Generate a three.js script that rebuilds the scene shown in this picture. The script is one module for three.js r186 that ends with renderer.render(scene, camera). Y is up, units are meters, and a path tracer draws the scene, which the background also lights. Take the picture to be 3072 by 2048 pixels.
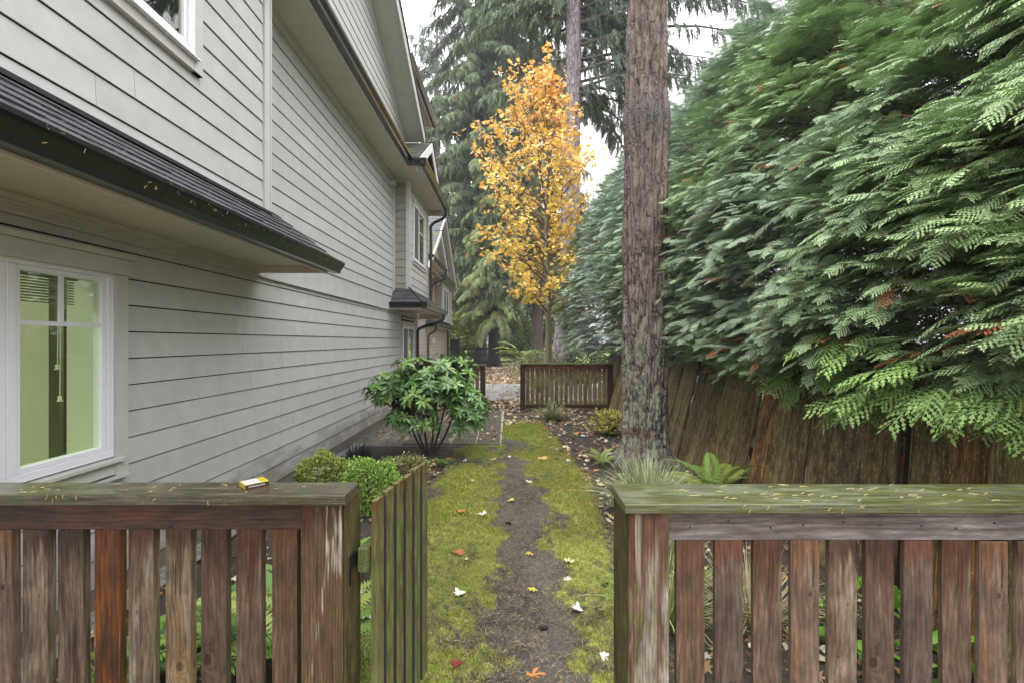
import * as THREE from 'three';
import { RoundedBoxGeometry } from 'three/addons/geometries/RoundedBoxGeometry.js';
import { mergeGeometries, mergeVertices } from 'three/addons/utils/BufferGeometryUtils.js';

// ---------------------------------------------------------------- camera, sky, sun, exposure
const scene = new THREE.Scene();
const FOCAL = 1365 / 2048;                                  // focal length over picture height
const camera = new THREE.PerspectiveCamera(2 * Math.atan(0.5 / FOCAL) * 180 / Math.PI, 1024 / 682, 0.05, 600);
camera.position.set(0, 1.7, 0);
camera.lookAt(0, 1.7, -10);
const renderer = new THREE.WebGLRenderer({ antialias: true });
renderer.toneMapping = THREE.LinearToneMapping;
renderer.toneMappingExposure = 2.3;
renderer.shadowMap.enabled = true;
{
  // bright overcast: lighter towards the zenith, an even grey band near the horizon
  const W = 256, H = 128, d = new Float32Array(W * H * 4);
  for (let j = 0; j < H; j++) for (let i = 0; i < W; i++) {
    const y = Math.sin(((j + 0.5) / H - 0.5) * Math.PI), o = (j * W + i) * 4;
    const l = y > 0 ? 0.62 + 1.6 * Math.pow(y, 1.15) : 0.3;
    d[o] = l * 0.995; d[o + 1] = l; d[o + 2] = l * 1.025; d[o + 3] = 1;
  }
  const t = new THREE.DataTexture(d, W, H, THREE.RGBAFormat, THREE.FloatType);
  t.mapping = THREE.EquirectangularReflectionMapping; t.magFilter = THREE.LinearFilter; t.minFilter = THREE.LinearFilter; t.needsUpdate = true;
  scene.background = t; scene.environment = t;
}
const sun = new THREE.DirectionalLight(new THREE.Color(1, 0.97, 0.93), 1.5);
sun.position.set(-9, 21, 5); sun.target.position.set(0, 0, -6);
sun.castShadow = true; sun.shadow.radius = 45; sun.shadow.mapSize.set(2048, 2048);
Object.assign(sun.shadow.camera, { left: -25, right: 25, top: 30, bottom: -30, near: 1, far: 90 });
scene.add(sun, sun.target);

scene.fog = new THREE.FogExp2(new THREE.Color(0.86, 0.88, 0.92), 0.0014);              // damp autumn air

// ---------------------------------------------------------------- helpers
let _s = 12345;
const rnd = () => { _s = (_s + 0x6d2b79f5) | 0; let t = Math.imul(_s ^ (_s >>> 15), 1 | _s); t = (t + Math.imul(t ^ (t >>> 7), 61 | t)) ^ t; return ((t ^ (t >>> 14)) >>> 0) / 4294967296; };
const seed = (n) => { _s = n | 0; };
const rr = (a, b) => a + (b - a) * rnd();
const V = (x, y, z) => new THREE.Vector3(x, y, z);
const clamp = (x, a = 0, b = 1) => Math.min(b, Math.max(a, x));
const ss = (a, b, x) => { const t = clamp((x - a) / (b - a)); return t * t * (3 - 2 * t); };
const mix = (a, b, t) => a + (b - a) * t;
const mix3 = (a, b, t) => [mix(a[0], b[0], t), mix(a[1], b[1], t), mix(a[2], b[2], t)];
const hash = (x, y) => { let h = Math.imul(x, 374761393) + Math.imul(y, 668265263) | 0; h = Math.imul(h ^ (h >>> 13), 1274126177); return ((h ^ (h >>> 16)) >>> 0) / 4294967296; };
function noise(x, y) {
  const ix = Math.floor(x), iy = Math.floor(y); let fx = x - ix, fy = y - iy;
  fx = fx * fx * (3 - 2 * fx); fy = fy * fy * (3 - 2 * fy);
  const a = hash(ix, iy), b = hash(ix + 1, iy), c = hash(ix, iy + 1), d = hash(ix + 1, iy + 1);
  return a + (b - a) * fx + (c - a) * fy + (a - b - c + d) * fx * fy;
}
function fbm(x, y, o = 4) { let s = 0, a = 0.5, n = 0; for (let i = 0; i < o; i++) { s += a * noise(x, y); n += a; x = x * 2.03 + 17.1; y = y * 2.03 + 9.7; a *= 0.5; } return s / n; }
const s2l = (c) => { c /= 255; return c <= 0.04045 ? c / 12.92 : ((c + 0.055) / 1.055) ** 2.4; };
const l2s = (c) => { c = clamp(c); return 255 * (c <= 0.0031308 ? c * 12.92 : 1.055 * c ** (1 / 2.4) - 0.055); };
const S = (r, g, b) => new THREE.Color(s2l(r), s2l(g), s2l(b));             // a colour given as it looks on paper (sRGB)

const used = new Map();
function numbered(n) { const k = used.get(n) ?? 0; used.set(n, k + 1); return k ? n + '_' + String(k).padStart(3, '0') : n; }
function tag(o, label, category, group) { o.userData.label = label; o.userData.category = category; if (group) o.userData.group = group; return o; }
function thing(name, label, category, x = 0, y = 0, z = 0, group) { const o = new THREE.Group(); o.name = numbered(name); o.position.set(x, y, z); scene.add(o); return tag(o, label, category, group); }
const worldAt = (o) => { const p = V(0, 0, 0); for (; o && o !== scene; o = o.parent) p.add(o.position); return p; };
// a part whose geometry is given in metres of the whole place (its parents are never turned)
function part(parent, name, geo, mat, kind) {
  const m = new THREE.Mesh(Array.isArray(geo) ? merge(geo) : geo, mat); m.name = name;
  if (parent === scene) m.name = numbered(name); else m.position.copy(worldAt(parent)).negate();
  if (kind) m.userData.kind = kind;
  parent.add(m); return m;
}
function local(parent, name, geo, mat, kind) { const m = new THREE.Mesh(Array.isArray(geo) ? merge(geo) : geo, mat); m.name = name; if (kind) m.userData.kind = kind; parent.add(m); return m; }
function merge(list) { return mergeGeometries(list.map((g) => { const h = g.index ? g.toNonIndexed() : g; for (const k of Object.keys(h.attributes)) if (!['position', 'normal', 'uv'].includes(k)) h.deleteAttribute(k); h.clearGroups?.(); return h; }), false); }
function boxUV(g, s = 1) {
  const h = g.index ? g.toNonIndexed() : g, p = h.attributes.position, n = h.attributes.normal, uv = new Float32Array(p.count * 2);
  for (let i = 0; i < p.count; i++) {
    const ax = Math.abs(n.getX(i)), ay = Math.abs(n.getY(i)), az = Math.abs(n.getZ(i)), x = p.getX(i), y = p.getY(i), z = p.getZ(i);
    const [u, v] = ax >= ay && ax >= az ? [z, y] : ay >= az ? [x, z] : [x, y];
    uv[2 * i] = u * s; uv[2 * i + 1] = v * s;
  }
  h.setAttribute('uv', new THREE.BufferAttribute(uv, 2)); return h;
}
// a box from (x0,y0,D0) to (x1,y1,D1); D is the distance in front of the camera (z = -D)
const B = (x0, x1, y0, y1, d0, d1) => boxUV(new THREE.BoxGeometry(Math.abs(x1 - x0), Math.abs(y1 - y0), Math.abs(d1 - d0)).translate((x0 + x1) / 2, (y0 + y1) / 2, -(d0 + d1) / 2));
const RB = (x0, x1, y0, y1, d0, d1, r = 0.004) => new RoundedBoxGeometry(Math.abs(x1 - x0), Math.abs(y1 - y0), Math.abs(d1 - d0), 2, r).translate((x0 + x1) / 2, (y0 + y1) / 2, -(d0 + d1) / 2);
// six-sided solid from its corners: a,b,c,d one face (counter-clockwise seen from outside), e,f,g,h the face behind it
function hexa(a, b, c, d, e, f, g, h) {
  const q = [[a, b, c, d], [f, e, h, g], [e, a, d, h], [b, f, g, c], [d, c, g, h], [e, f, b, a]], P = [];
  for (const [p, r, s, t] of q) for (const v of [p, r, s, p, s, t]) P.push(v.x, v.y, v.z);
  const geo = new THREE.BufferGeometry(); geo.setAttribute('position', new THREE.Float32BufferAttribute(P, 3)); geo.computeVertexNormals(); return boxUV(geo);
}
// closed outline [x,y] run along z from distance d0 to d1
function prism(outline, d0, d1) {
  const sh = new THREE.Shape(outline.map(([x, y]) => new THREE.Vector2(x, y)));
  return boxUV(new THREE.ExtrudeGeometry(sh, { depth: d1 - d0, bevelEnabled: false }).translate(0, 0, -d1));
}
function prismX(outline, x0, x1) {                           // outline [z,y] run along x
  const sh = new THREE.Shape(outline.map(([z, y]) => new THREE.Vector2(z, y)));
  return boxUV(new THREE.ExtrudeGeometry(sh, { depth: x1 - x0, bevelEnabled: false }).rotateY(-Math.PI / 2).translate(x1, 0, 0));
}
function tube(pts, r, seg = 12, rad = 7, r1 = r) {            // a tapering tube through points
  const c = new THREE.CatmullRomCurve3(pts), g = new THREE.TubeGeometry(c, seg, 1, rad, false), p = g.attributes.position;
  for (let i = 0; i <= seg; i++) { const q = c.getPointAt(i / seg), k = mix(r, r1, i / seg); for (let j = 0; j <= rad; j++) { const n = i * (rad + 1) + j; p.setXYZ(n, q.x + (p.getX(n) - q.x) * k, q.y + (p.getY(n) - q.y) * k, q.z + (p.getZ(n) - q.z) * k); } }
  return g;
}
function tex(w, h, fn, srgb = true, repeat = true) {          // fn(i, j) -> [r, g, b] linear 0..1 (or a grey number)
  const d = new Uint8Array(w * h * 4);
  for (let j = 0; j < h; j++) for (let i = 0; i < w; i++) {
    let c = fn(i, j); if (typeof c === 'number') c = [c, c, c]; const o = (j * w + i) * 4;
    for (let k = 0; k < 3; k++) d[o + k] = srgb ? l2s(c[k]) : 255 * clamp(c[k]);
    d[o + 3] = 255;
  }
  const t = new THREE.DataTexture(d, w, h); if (srgb) t.colorSpace = THREE.SRGBColorSpace;
  t.magFilter = THREE.LinearFilter; t.minFilter = THREE.LinearMipmapLinearFilter; t.generateMipmaps = true;
  if (repeat) t.wrapS = t.wrapT = THREE.RepeatWrapping; t.needsUpdate = true; return t;
}
const std = (color, rough = 0.8, extra = {}) => new THREE.MeshStandardMaterial({ color, roughness: rough, ...extra });
const C3 = (r, g, b) => [s2l(r), s2l(g), s2l(b)];

// many copies of a few shapes as one part: shapes[k] gets every matrix pushed for it
class Crowd {
  constructor(shapes, mat) { this.shapes = shapes; this.mat = mat; this.m = shapes.map(() => []); this.c = shapes.map(() => []); }
  add(k, pos, fwd, up, scale, color) {                       // +z of the shape looks along fwd, +y about up
    const z = fwd.clone().normalize(), x = V(0, 0, 0).crossVectors(up, z); if (x.lengthSq() < 1e-6) x.set(1, 0, 0); x.normalize(); const y = V(0, 0, 0).crossVectors(z, x);
    const s = typeof scale === 'number' ? [scale, scale, scale] : scale;
    this.m[k].push(new THREE.Matrix4().makeBasis(x.multiplyScalar(s[0]), y.multiplyScalar(s[1]), z.multiplyScalar(s[2])).setPosition(pos)); this.c[k].push(color);
  }
  build(parent, name, kind = 'stuff') {
    let first = null;
    this.shapes.forEach((g, k) => {
      if (!this.m[k].length) return;
      const im = new THREE.InstancedMesh(g, this.mat, this.m[k].length); im.name = name;
      this.m[k].forEach((m, i) => { im.setMatrixAt(i, m); im.setColorAt(i, this.c[k][i]); });
      im.userData.kind = kind; im.position.copy(worldAt(parent)).negate(); parent.add(im); first ??= im;
    });
    return first;
  }
}
const geoFrom = (P, idx) => { const g = new THREE.BufferGeometry(); g.setAttribute('position', new THREE.Float32BufferAttribute(P, 3)); if (idx) g.setIndex(idx); g.computeVertexNormals(); const uv = new Float32Array(P.length / 3 * 2); for (let i = 0; i < P.length / 3; i++) { uv[2 * i] = P[3 * i]; uv[2 * i + 1] = P[3 * i + 2]; } g.setAttribute('uv', new THREE.BufferAttribute(uv, 2)); return g; };
const tint = (a, b, t, j = 0.12) => { const k = 1 + (rnd() - 0.5) * 2 * j; return new THREE.Color(mix(a[0], b[0], t) * k, mix(a[1], b[1], t) * k, mix(a[2], b[2], t) * k); };
// ---------------------------------------------------------------- procedural wood, bark and other surfaces
// weathered board: W across, L along (metres); knots [[u, v, r], ...]; stain runs down from the top
function wood({ W = 0.09, L = 1, pw = 96, ph = 640, sd = 1, a, b, c, moss = 0, mossC = C3(92, 98, 40), stain = 0, stainC = C3(70, 28, 14), pale = 0, paleC = C3(190, 185, 170), knots = [], horiz = false, F = 70, crack = 0.8, streak = 0.3, fleck = 0, fleckC = C3(214, 200, 160) }) {
  const o = sd * 13.37;
  const calc = (i, j) => {
    const u = (i + 0.5) / pw * W, v = (j + 0.5) / ph * L;
    let s = u * F + fbm(u * 9 + o, v * 2.2 + o, 3) * 4.2, core = 0;
    for (const [ku, kv, kr] of knots) { const d = Math.hypot(u - ku, (v - kv) * 0.55) / kr, w = Math.exp(-d * d * 0.6); s += w * 3.5; core = Math.max(core, 1 - ss(0.35, 0.75, d)); }
    const ring = 0.5 + 0.5 * Math.sin(s * 6.283), fine = noise(u * 1400 + o, v * 75), mid = noise(u * 300 + o, v * 20 + o), low = fbm(u * 16 + o, v * 3.4 + o * 2, 4), blot = fbm(u * 46 + o * 2, v * 15 + o, 4);
    let k = mix3(a, b, ss(0.36, 0.64, low));
    k = mix3(k, c, ss(0.5, 0.74, fbm(u * 40 + o * 3, v * 4 + o, 3)) * 0.75);
    const top = L - v;
    if (stain) { const sl = stain * (0.25 + 1.5 * noise(u * 70 + o, o)); k = mix3(k, stainC, 0.85 * ss(1, 0.15, top / sl + 0.5 * (fbm(u * 160, v * 20 + o, 2) - 0.5))); }
    if (pale) { const m = ss(1 - pale - 0.06, 1 - pale + 0.05, fbm(u * 42 + o * 1.7, v * 4.5 + o, 4) + 0.16 * (mid - 0.5)); k = mix3(k, paleC, m * 0.8); }
    if (fleck) { const m = ss(0.79, 0.85, noise(u * 300 + o * 5, v * 55 + o)) * ss(0.4, 0.6, blot + 0.1); k = mix3(k, fleckC, m * 0.9); }
    if (streak) { const m = ss(0.66, 0.8, fbm(u * 110 + o * 5, v * 5.5 + o, 2)); k = mix3(k, [k[0] * 0.42, k[1] * 0.36, k[2] * 0.32], m * streak); }
    if (moss) { const m = ss(0.78 - moss * 0.6, 1.0 - moss * 0.6, fbm(u * 34 + o, v * 17 - o, 4) + 0.3 * (fine - 0.5)); k = mix3(k, mossC, m * 0.85); }
    const cr = ss(crack + 0.04, crack + 0.1, noise(u * 430 + o, v * 3.6 + o)) * ss(0.42, 0.62, noise(u * 70 + o, v * 5 - o));
    const l = 0.78 * (0.78 + 0.34 * ring) * (0.7 + 0.6 * fine) * (0.8 + 0.4 * mid) * (0.42 + 1.16 * blot) * (1 - 0.75 * cr) * (1 - 0.6 * core);
    return [[k[0] * l, k[1] * l, k[2] * l], 0.3 * ring + 0.3 * fine + 0.3 * mid + 0.2 * blot - 0.6 * cr + 0.2];
  };
  const w = horiz ? ph : pw, h = horiz ? pw : ph, hd = new Float32Array(w * h);
  const map = tex(w, h, (i, j) => { const r = horiz ? calc(j, i) : calc(i, j); hd[j * w + i] = r[1]; return r[0]; });
  const bump = tex(w, h, (i, j) => hd[j * w + i] * 0.7, false);
  return { map, bumpMap: bump };
}
const woodMat = (p, rough = 0.72, bs = 0.0016, coat = 0) => new THREE.MeshPhysicalMaterial({ ...wood(p), roughness: rough, bumpScale: bs, clearcoat: coat, clearcoatRoughness: 0.22 });

// furrowed bark round a trunk: pixels round x up
function bark({ pw = 512, ph = 1024, around = 2, height = 8, sd = 1, plate, furrow, light, lichen }) {
  const o = sd * 7.1, hd = new Float32Array(pw * ph);
  const map = tex(pw, ph, (i, j) => {
    const t = i / pw, y = j / ph * height, blend = ss(0.9, 1, t);
    const f = (tt) => { const u = tt * around; return 0.62 * (1 - Math.abs(2 * fbm(u * 17 + o + 0.9 * fbm(u * 9, y * 5, 2), y * 4.6 + o, 4) - 1) * 2.1) + 0.42 * (1 - Math.abs(2 * fbm(u * 46 + o, y * 17 + o, 3) - 1) * 1.8); };
    const r = clamp(mix(f(t), f(t - 1), blend)), fine = noise(i * 0.75, j * 0.33), pl = noise(t * around * 22 + o, y * 9);
    const fur = ss(0.62, 0.92, r); let k = mix3(plate, light, ss(0.35, 0.8, pl) * 0.7 * (0.6 + 0.8 * fine));
    k = mix3(k, furrow, fur * 0.8);
    if (lichen) k = lichen(k, t, y, fur, fine);
    hd[j * pw + i] = 0.62 * (1 - fur) + 0.25 * fine + 0.12 * pl; const l = 0.62 + 0.45 * fine; return [k[0] * l, k[1] * l, k[2] * l];
  });
  return { map, bumpMap: tex(pw, ph, (i, j) => hd[j * pw + i], false) };
}

const M = {};
{
  // painted lap siding: embossed grain, faint chalking
  const sb = tex(512, 256, (i, j) => 0.5 + 0.35 * (noise(i * 0.06, j * 0.9) - 0.5) + 0.3 * (noise(i * 0.02 + 5, j * 0.35) - 0.5) + 0.15 * (noise(i * 0.4, j * 0.6) - 0.5), false);
  const sc = tex(512, 512, (i, j) => { const v = 0.93 + 0.17 * (fbm(i * 0.02, j * 0.012, 4) - 0.5) + 0.06 * (noise(i * 0.5, j * 0.5) - 0.5); return [v, v * 0.995, v * 0.985]; });
  M.siding = std(new THREE.Color(0.51, 0.51, 0.503), 0.72, { map: sc, bumpMap: sb, bumpScale: 0.0009 });
  M.siding2 = std(new THREE.Color(0.525, 0.525, 0.518), 0.72, { map: sc, bumpMap: sb, bumpScale: 0.0009 });
  M.siding3 = std(new THREE.Color(0.50, 0.50, 0.49), 0.74, { map: sc, bumpMap: sb, bumpScale: 0.0009 });
  const dirt = tex(1024, 256, (i, j) => { const v = j / 256, n = fbm(i * 0.02, j * 0.05, 4), f = noise(i * 0.5, j * 0.5), m = ss(0.62, 0.1, v + 0.55 * (n - 0.5)) * (0.5 + 0.6 * fbm(i * 0.006 + 7, 3, 3)); return mix3([0.95, 0.945, 0.935], [0.36, 0.31, 0.23], clamp(m) * (0.7 + 0.4 * f)); }); dirt.repeat.set(0.23, 1);
  M.sidingDirt = std(new THREE.Color(0.51, 0.51, 0.503), 0.75, { map: dirt, bumpMap: sb, bumpScale: 0.0009 });
  M.tan = std(new THREE.Color(0.36, 0.325, 0.27), 0.75, { map: sc, bumpMap: sb, bumpScale: 0.0009 });
  M.felt = std(new THREE.Color(0.02, 0.02, 0.02), 0.95);
  M.trim = std(new THREE.Color(0.56, 0.555, 0.53), 0.6, { map: sc });
  M.soffit = std(new THREE.Color(0.62, 0.58, 0.5), 0.65, { map: sc });
  M.soffitGrey = std(new THREE.Color(0.47, 0.48, 0.44), 0.65, { map: sc });
  M.vinyl = std(new THREE.Color(0.78, 0.78, 0.83), 0.35);
  M.gutter = new THREE.MeshPhysicalMaterial({ color: new THREE.Color(0.006, 0.006, 0.007), roughness: 0.3, clearcoat: 0.4, clearcoatRoughness: 0.12, bumpMap: tex(256, 64, (i, j) => fbm(i * 0.12, j * 0.12, 3), false), bumpScale: 0.002 });
  M.bronze = std(new THREE.Color(0.045, 0.03, 0.026), 0.35);
  const sh = (dark) => tex(256, 256, (i, j) => { const n = hash(i >> 1, j >> 1), f = noise(i * 0.05, j * 0.05); const v = (0.045 + 0.06 * n) * (0.75 + 0.5 * f) * dark; return [v, v * 0.97, v * 1.1]; });
  M.shingle = std(new THREE.Color(1, 1, 1), 0.7, { map: sh(1) });
  M.shingleB = std(new THREE.Color(0.78, 0.76, 0.8), 0.65, { map: sh(1.1) });
  M.mossShingle = std(new THREE.Color(1, 1, 1), 0.85, { map: tex(256, 256, (i, j) => { const n = hash(i >> 1, j >> 1), m = ss(0.5, 0.7, fbm(i * 0.03, j * 0.03, 3)); return mix3([0.06 + 0.05 * n, 0.06 + 0.05 * n, 0.06 + 0.05 * n], [0.13, 0.15, 0.025], m * 0.9); }) });
  M.glass = new THREE.MeshPhysicalMaterial({ color: new THREE.Color(0.88, 0.94, 0.8), roughness: 0, transmission: 1, thickness: 0, ior: 1.52 });
  M.room = std(new THREE.Color(0.44, 0.46, 0.31), 0.85);
  M.roomDark = std(new THREE.Color(0.16, 0.16, 0.08), 0.9);
  M.blind = std(new THREE.Color(0.72, 0.73, 0.68), 0.6);
  M.blindGrey = std(new THREE.Color(0.30, 0.33, 0.30), 0.6);
  M.cord = std(new THREE.Color(0.8, 0.8, 0.72), 0.7);
  M.found = std(new THREE.Color(0.16, 0.14, 0.12), 0.9, { map: sc });
  M.black = std(new THREE.Color(0.012, 0.012, 0.013), 0.5);
  M.rock = std(new THREE.Color(0.3, 0.3, 0.29), 0.9);
  M.pipeMetal = std(new THREE.Color(0.03, 0.03, 0.03), 0.4, { metalness: 0.6 });
}
// ---------------------------------------------------------------- the near townhouse
const EXPO = 0.178;
const sidingMats = [M.siding, M.siding2, M.siding3];
// one lap board: along z on a wall that faces +x (its outer face leans out at the bottom)
function lapZ(parent, x, y, d0, d1, h = EXPO, mat) {
  const f = V, yt = y + h - 0.0085, g = hexa(f(x + 0.002, y, -d0), f(x + 0.002, y, -d1), f(x - 0.008, yt, -d1), f(x - 0.008, yt, -d0), f(x - 0.008, y, -d0), f(x - 0.008, y, -d1), f(x - 0.016, yt, -d1), f(x - 0.016, yt, -d0));
  return part(parent, 'siding_board', g, mat ?? sidingMats[Math.floor(rnd() * 3)]);
}
// on a wall that faces the camera (+z)
function lapX(parent, d, y, x0, x1, h = EXPO, mat) {
  const f = V, yt = y + h - 0.006, g = hexa(f(x0, y, -d + 0.002), f(x1, y, -d + 0.002), f(x1, yt, -d - 0.008), f(x0, yt, -d - 0.008), f(x0, y, -d - 0.008), f(x1, y, -d - 0.008), f(x1, yt, -d - 0.016), f(x0, yt, -d - 0.016));
  return part(parent, 'siding_board', g, mat);
}
function rowZ(parent, x, y, d0, d1, len = 3.66) {
  if (d1 - d0 < 0.02) return;
  let a = d0, b = d0 + len * (0.3 + 0.7 * rnd());
  while (a < d1 - 1e-3) { if (d1 - b < 0.5) b = d1; lapZ(parent, x, y, a, Math.min(b, d1)); a = b + 0.003; b += len; }
}
// courses of single shingles on the roof patch A (low, left) B (low, right) C (high, right) D (high, left)
function shingles(parent, A, Bq, C, D, rows, cols, mat, merged) {
  const at = (u, v) => A.clone().lerp(Bq, u).lerp(D.clone().lerp(C, u), v), n = V(0, 0, 0).crossVectors(Bq.clone().sub(A), D.clone().sub(A)).normalize(), out = [];
  for (let r = 0; r < rows; r++) for (let c = 0; c < cols; c++) {
    const sh = (r % 2) * 0.5 / cols, u0 = clamp(c / cols - sh + 0.002), u1 = clamp((c + 1) / cols - sh - 0.002 + (c === cols - 1 ? sh : 0)), v0 = r / rows, v1 = Math.min(1, (r + 1.15) / rows), t = 0.008 + 0.006 * rnd();
    if (u1 - u0 < 0.004) continue;
    const p = [at(u0, v0), at(u1, v0), at(u1, v1), at(u0, v1)], lo = n.clone().multiplyScalar(t + 0.004), hi = n.clone().multiplyScalar(0.003);
    const T = [p[0].clone().add(lo), p[1].clone().add(lo), p[2].clone().add(hi), p[3].clone().add(hi)];
    out.push(hexa(T[0], T[1], T[2], T[3], p[0], p[1], p[2], p[3]));
  }
  if (merged) return part(parent, 'shingles', out, mat, 'stuff');
  for (const g of out) part(parent, 'shingle', g, Array.isArray(mat) ? mat[Math.floor(rnd() * mat.length)] : mat);
}
const gutterOutline = (x, y, w = 0.12, h = 0.11) => [[x, y], [x + w * 0.62, y], [x + w * 0.66, y + h * 0.3], [x + w * 0.95, y + h * 0.68], [x + w, y + h * 0.82], [x + w, y + h], [x + w - 0.012, y + h], [x + w - 0.012, y + h * 0.84], [x, y + h * 0.84]];
// soffit made of separate strips across, between x0 (wall) and x1
function soffitZ(parent, x0, x1, y, d0, d1, mat = M.soffit, w = 0.1) {
  const g = []; for (let d = d0; d < d1 - 0.01; d += w) g.push(B(x0, x1, y, y + 0.01, d + 0.003, Math.min(d + w, d1)));
  g.push(B(x0, x1, y + 0.011, y + 0.02, d0, d1));
  return part(parent, 'soffit', g, mat);
}

seed(11);
const L = 2.59, LB = 2.262;
const H1 = thing('townhouse', 'grey lap sided townhouse with black gutters along the left side of the path', 'house', -L, 0, -5);
const wall = part(H1, 'wall', [
  B(-2.9, -L - 0.018, 0, 5.3, -2, 1.66), B(-2.9, -L - 0.018, 0, 0.9, 1.66, 2.98), B(-2.9, -L - 0.018, 2.18, 5.3, 1.66, 2.98), B(-2.9, -L - 0.018, 0, 5.3, 2.98, 10.72), B(-2.9, -L - 0.018, 2.1, 5.3, 10.72, 12.02), B(-2.9, -L - 0.018, 0, 0.7, 10.72, 12.02), B(-2.9, -L - 0.018, 0, 5.3, 12.02, 12.5),
], M.felt);
part(H1, 'foundation', B(-2.9, -L - 0.006, -0.05, 0.155, -2, 12.5), M.found);
// lower storey rows, split round the window
for (let k = 0; k < 13; k++) {
  const y = 0.167 + EXPO * k, h = Math.min(EXPO, 2.37 - y); if (h < 0.03) break;
  const inWin = y + EXPO > 0.82 && y < 2.26;
  const put = (a, b) => { let p = a, q = a + 3.66 * (0.3 + 0.7 * rnd()); while (p < b - 1e-3) { if (b - q < 0.5) q = b; lapZ(H1, -L, y, p, Math.min(q, b), h, k < 2 ? M.sidingDirt : undefined); p = q + 0.004; q += 3.66; } };
  const y2 = y + EXPO > 0.75 && y < 2.2;
  if (inWin) put(-1.5, 1.57); put(inWin ? 3.04 : -1.5, y2 ? 10.66 : 12.38); if (y2) put(12.08, 12.38);
}
// band between the storeys, with a drip cap
part(H1, 'belly_band', [B(-L - 0.012, -L + 0.010, 2.376, 2.652, -1.5, 12.38), B(-L - 0.012, -L + 0.032, 2.356, 2.37, -1.5, 12.38), B(-L - 0.012, -L + 0.026, 2.655, 2.664, -1.5, 12.38)], M.siding2);
for (let k = 0; k < 14; k++) rowZ(H1, -L, 2.668 + EXPO * k, 4.2, 9.95);
part(H1, 'frieze_board', [B(-L - 0.01, -L + 0.02, 5.155, 5.258, 4.2, 9.98), B(-L - 0.01, -L + 0.04, 5.225, 5.2585, 4.2, 9.98)], M.trim);
part(H1, 'corner_board', B(-L - 0.01, -L + 0.022, 2.668, 5.15, 9.9, 9.975), M.trim);
// gable wall above the eave
for (let k = 0; k < 23; k++) {
  const y = 5.56 + EXPO * k, dEnd = Math.min(10.92, 10.98 - (y + EXPO * 0.6 - 6.49) / 0.526); if (dEnd < 3.2) break;
  rowZ(H1, -L, y, 2.4, dEnd);
}
{
  const sh = [[-3, 5.3], [10.98, 5.3], [10.98, 6.6], [3.3, 10.6], [-3, 7.3]];
  part(H1, 'gable_wall', prismX(sh.map(([d, y]) => [-d, y]), -2.9, -L - 0.018), M.felt);
}
// bump-out on the upper storey
part(H1, 'bump_out_wall', B(-2.62, -LB - 0.018, 2.87, 5.35, -1.5, 4.215), M.felt);
part(H1, 'bottom_trim', B(-2.62, -LB + 0.006, 2.86, 2.878, -1.5, 4.235), M.felt);
for (let k = -1; k < 14; k++) {
  const y = k < 0 ? 2.884 : 2.981 + EXPO * k, h = k < 0 ? 0.097 : EXPO, w0 = 1.6, w1 = 3.29;
  if (k < 0 || y + h < 3.6) rowZ2(-1.4, 4.13, y, h); else { rowZ2(w1, 4.13, y, h); rowZ2(-1.4, w0, y, h); }
}
function rowZ2(a, b, y, h) { if (b - a < 1.3) { lapZ(H1, -LB, y, a, b, h); return; } const m = a + (b - a) * (0.35 + 0.4 * rnd()); lapZ(H1, -LB, y, a, m, h); lapZ(H1, -LB, y, m + 0.003, b, h); }
part(H1, 'corner_board', [B(-2.3, -LB + 0.012, 2.88, 5.35, 4.14, 4.225), B(-2.3, -LB + 0.018, 2.88, 5.35, 4.228, 4.25), B(-2.58, -2.3, 2.88, 5.35, 4.2, 4.222)], M.trim);

// short pieces above and below the windows
lapZ(H1, -L, 0.701, 1.57, 3.04, 0.118); lapZ(H1, -L, 2.27, 1.57, 3.04, 0.033);
lapZ(H1, -LB, 3.515, 1.6, 3.29, 0.092);
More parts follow.
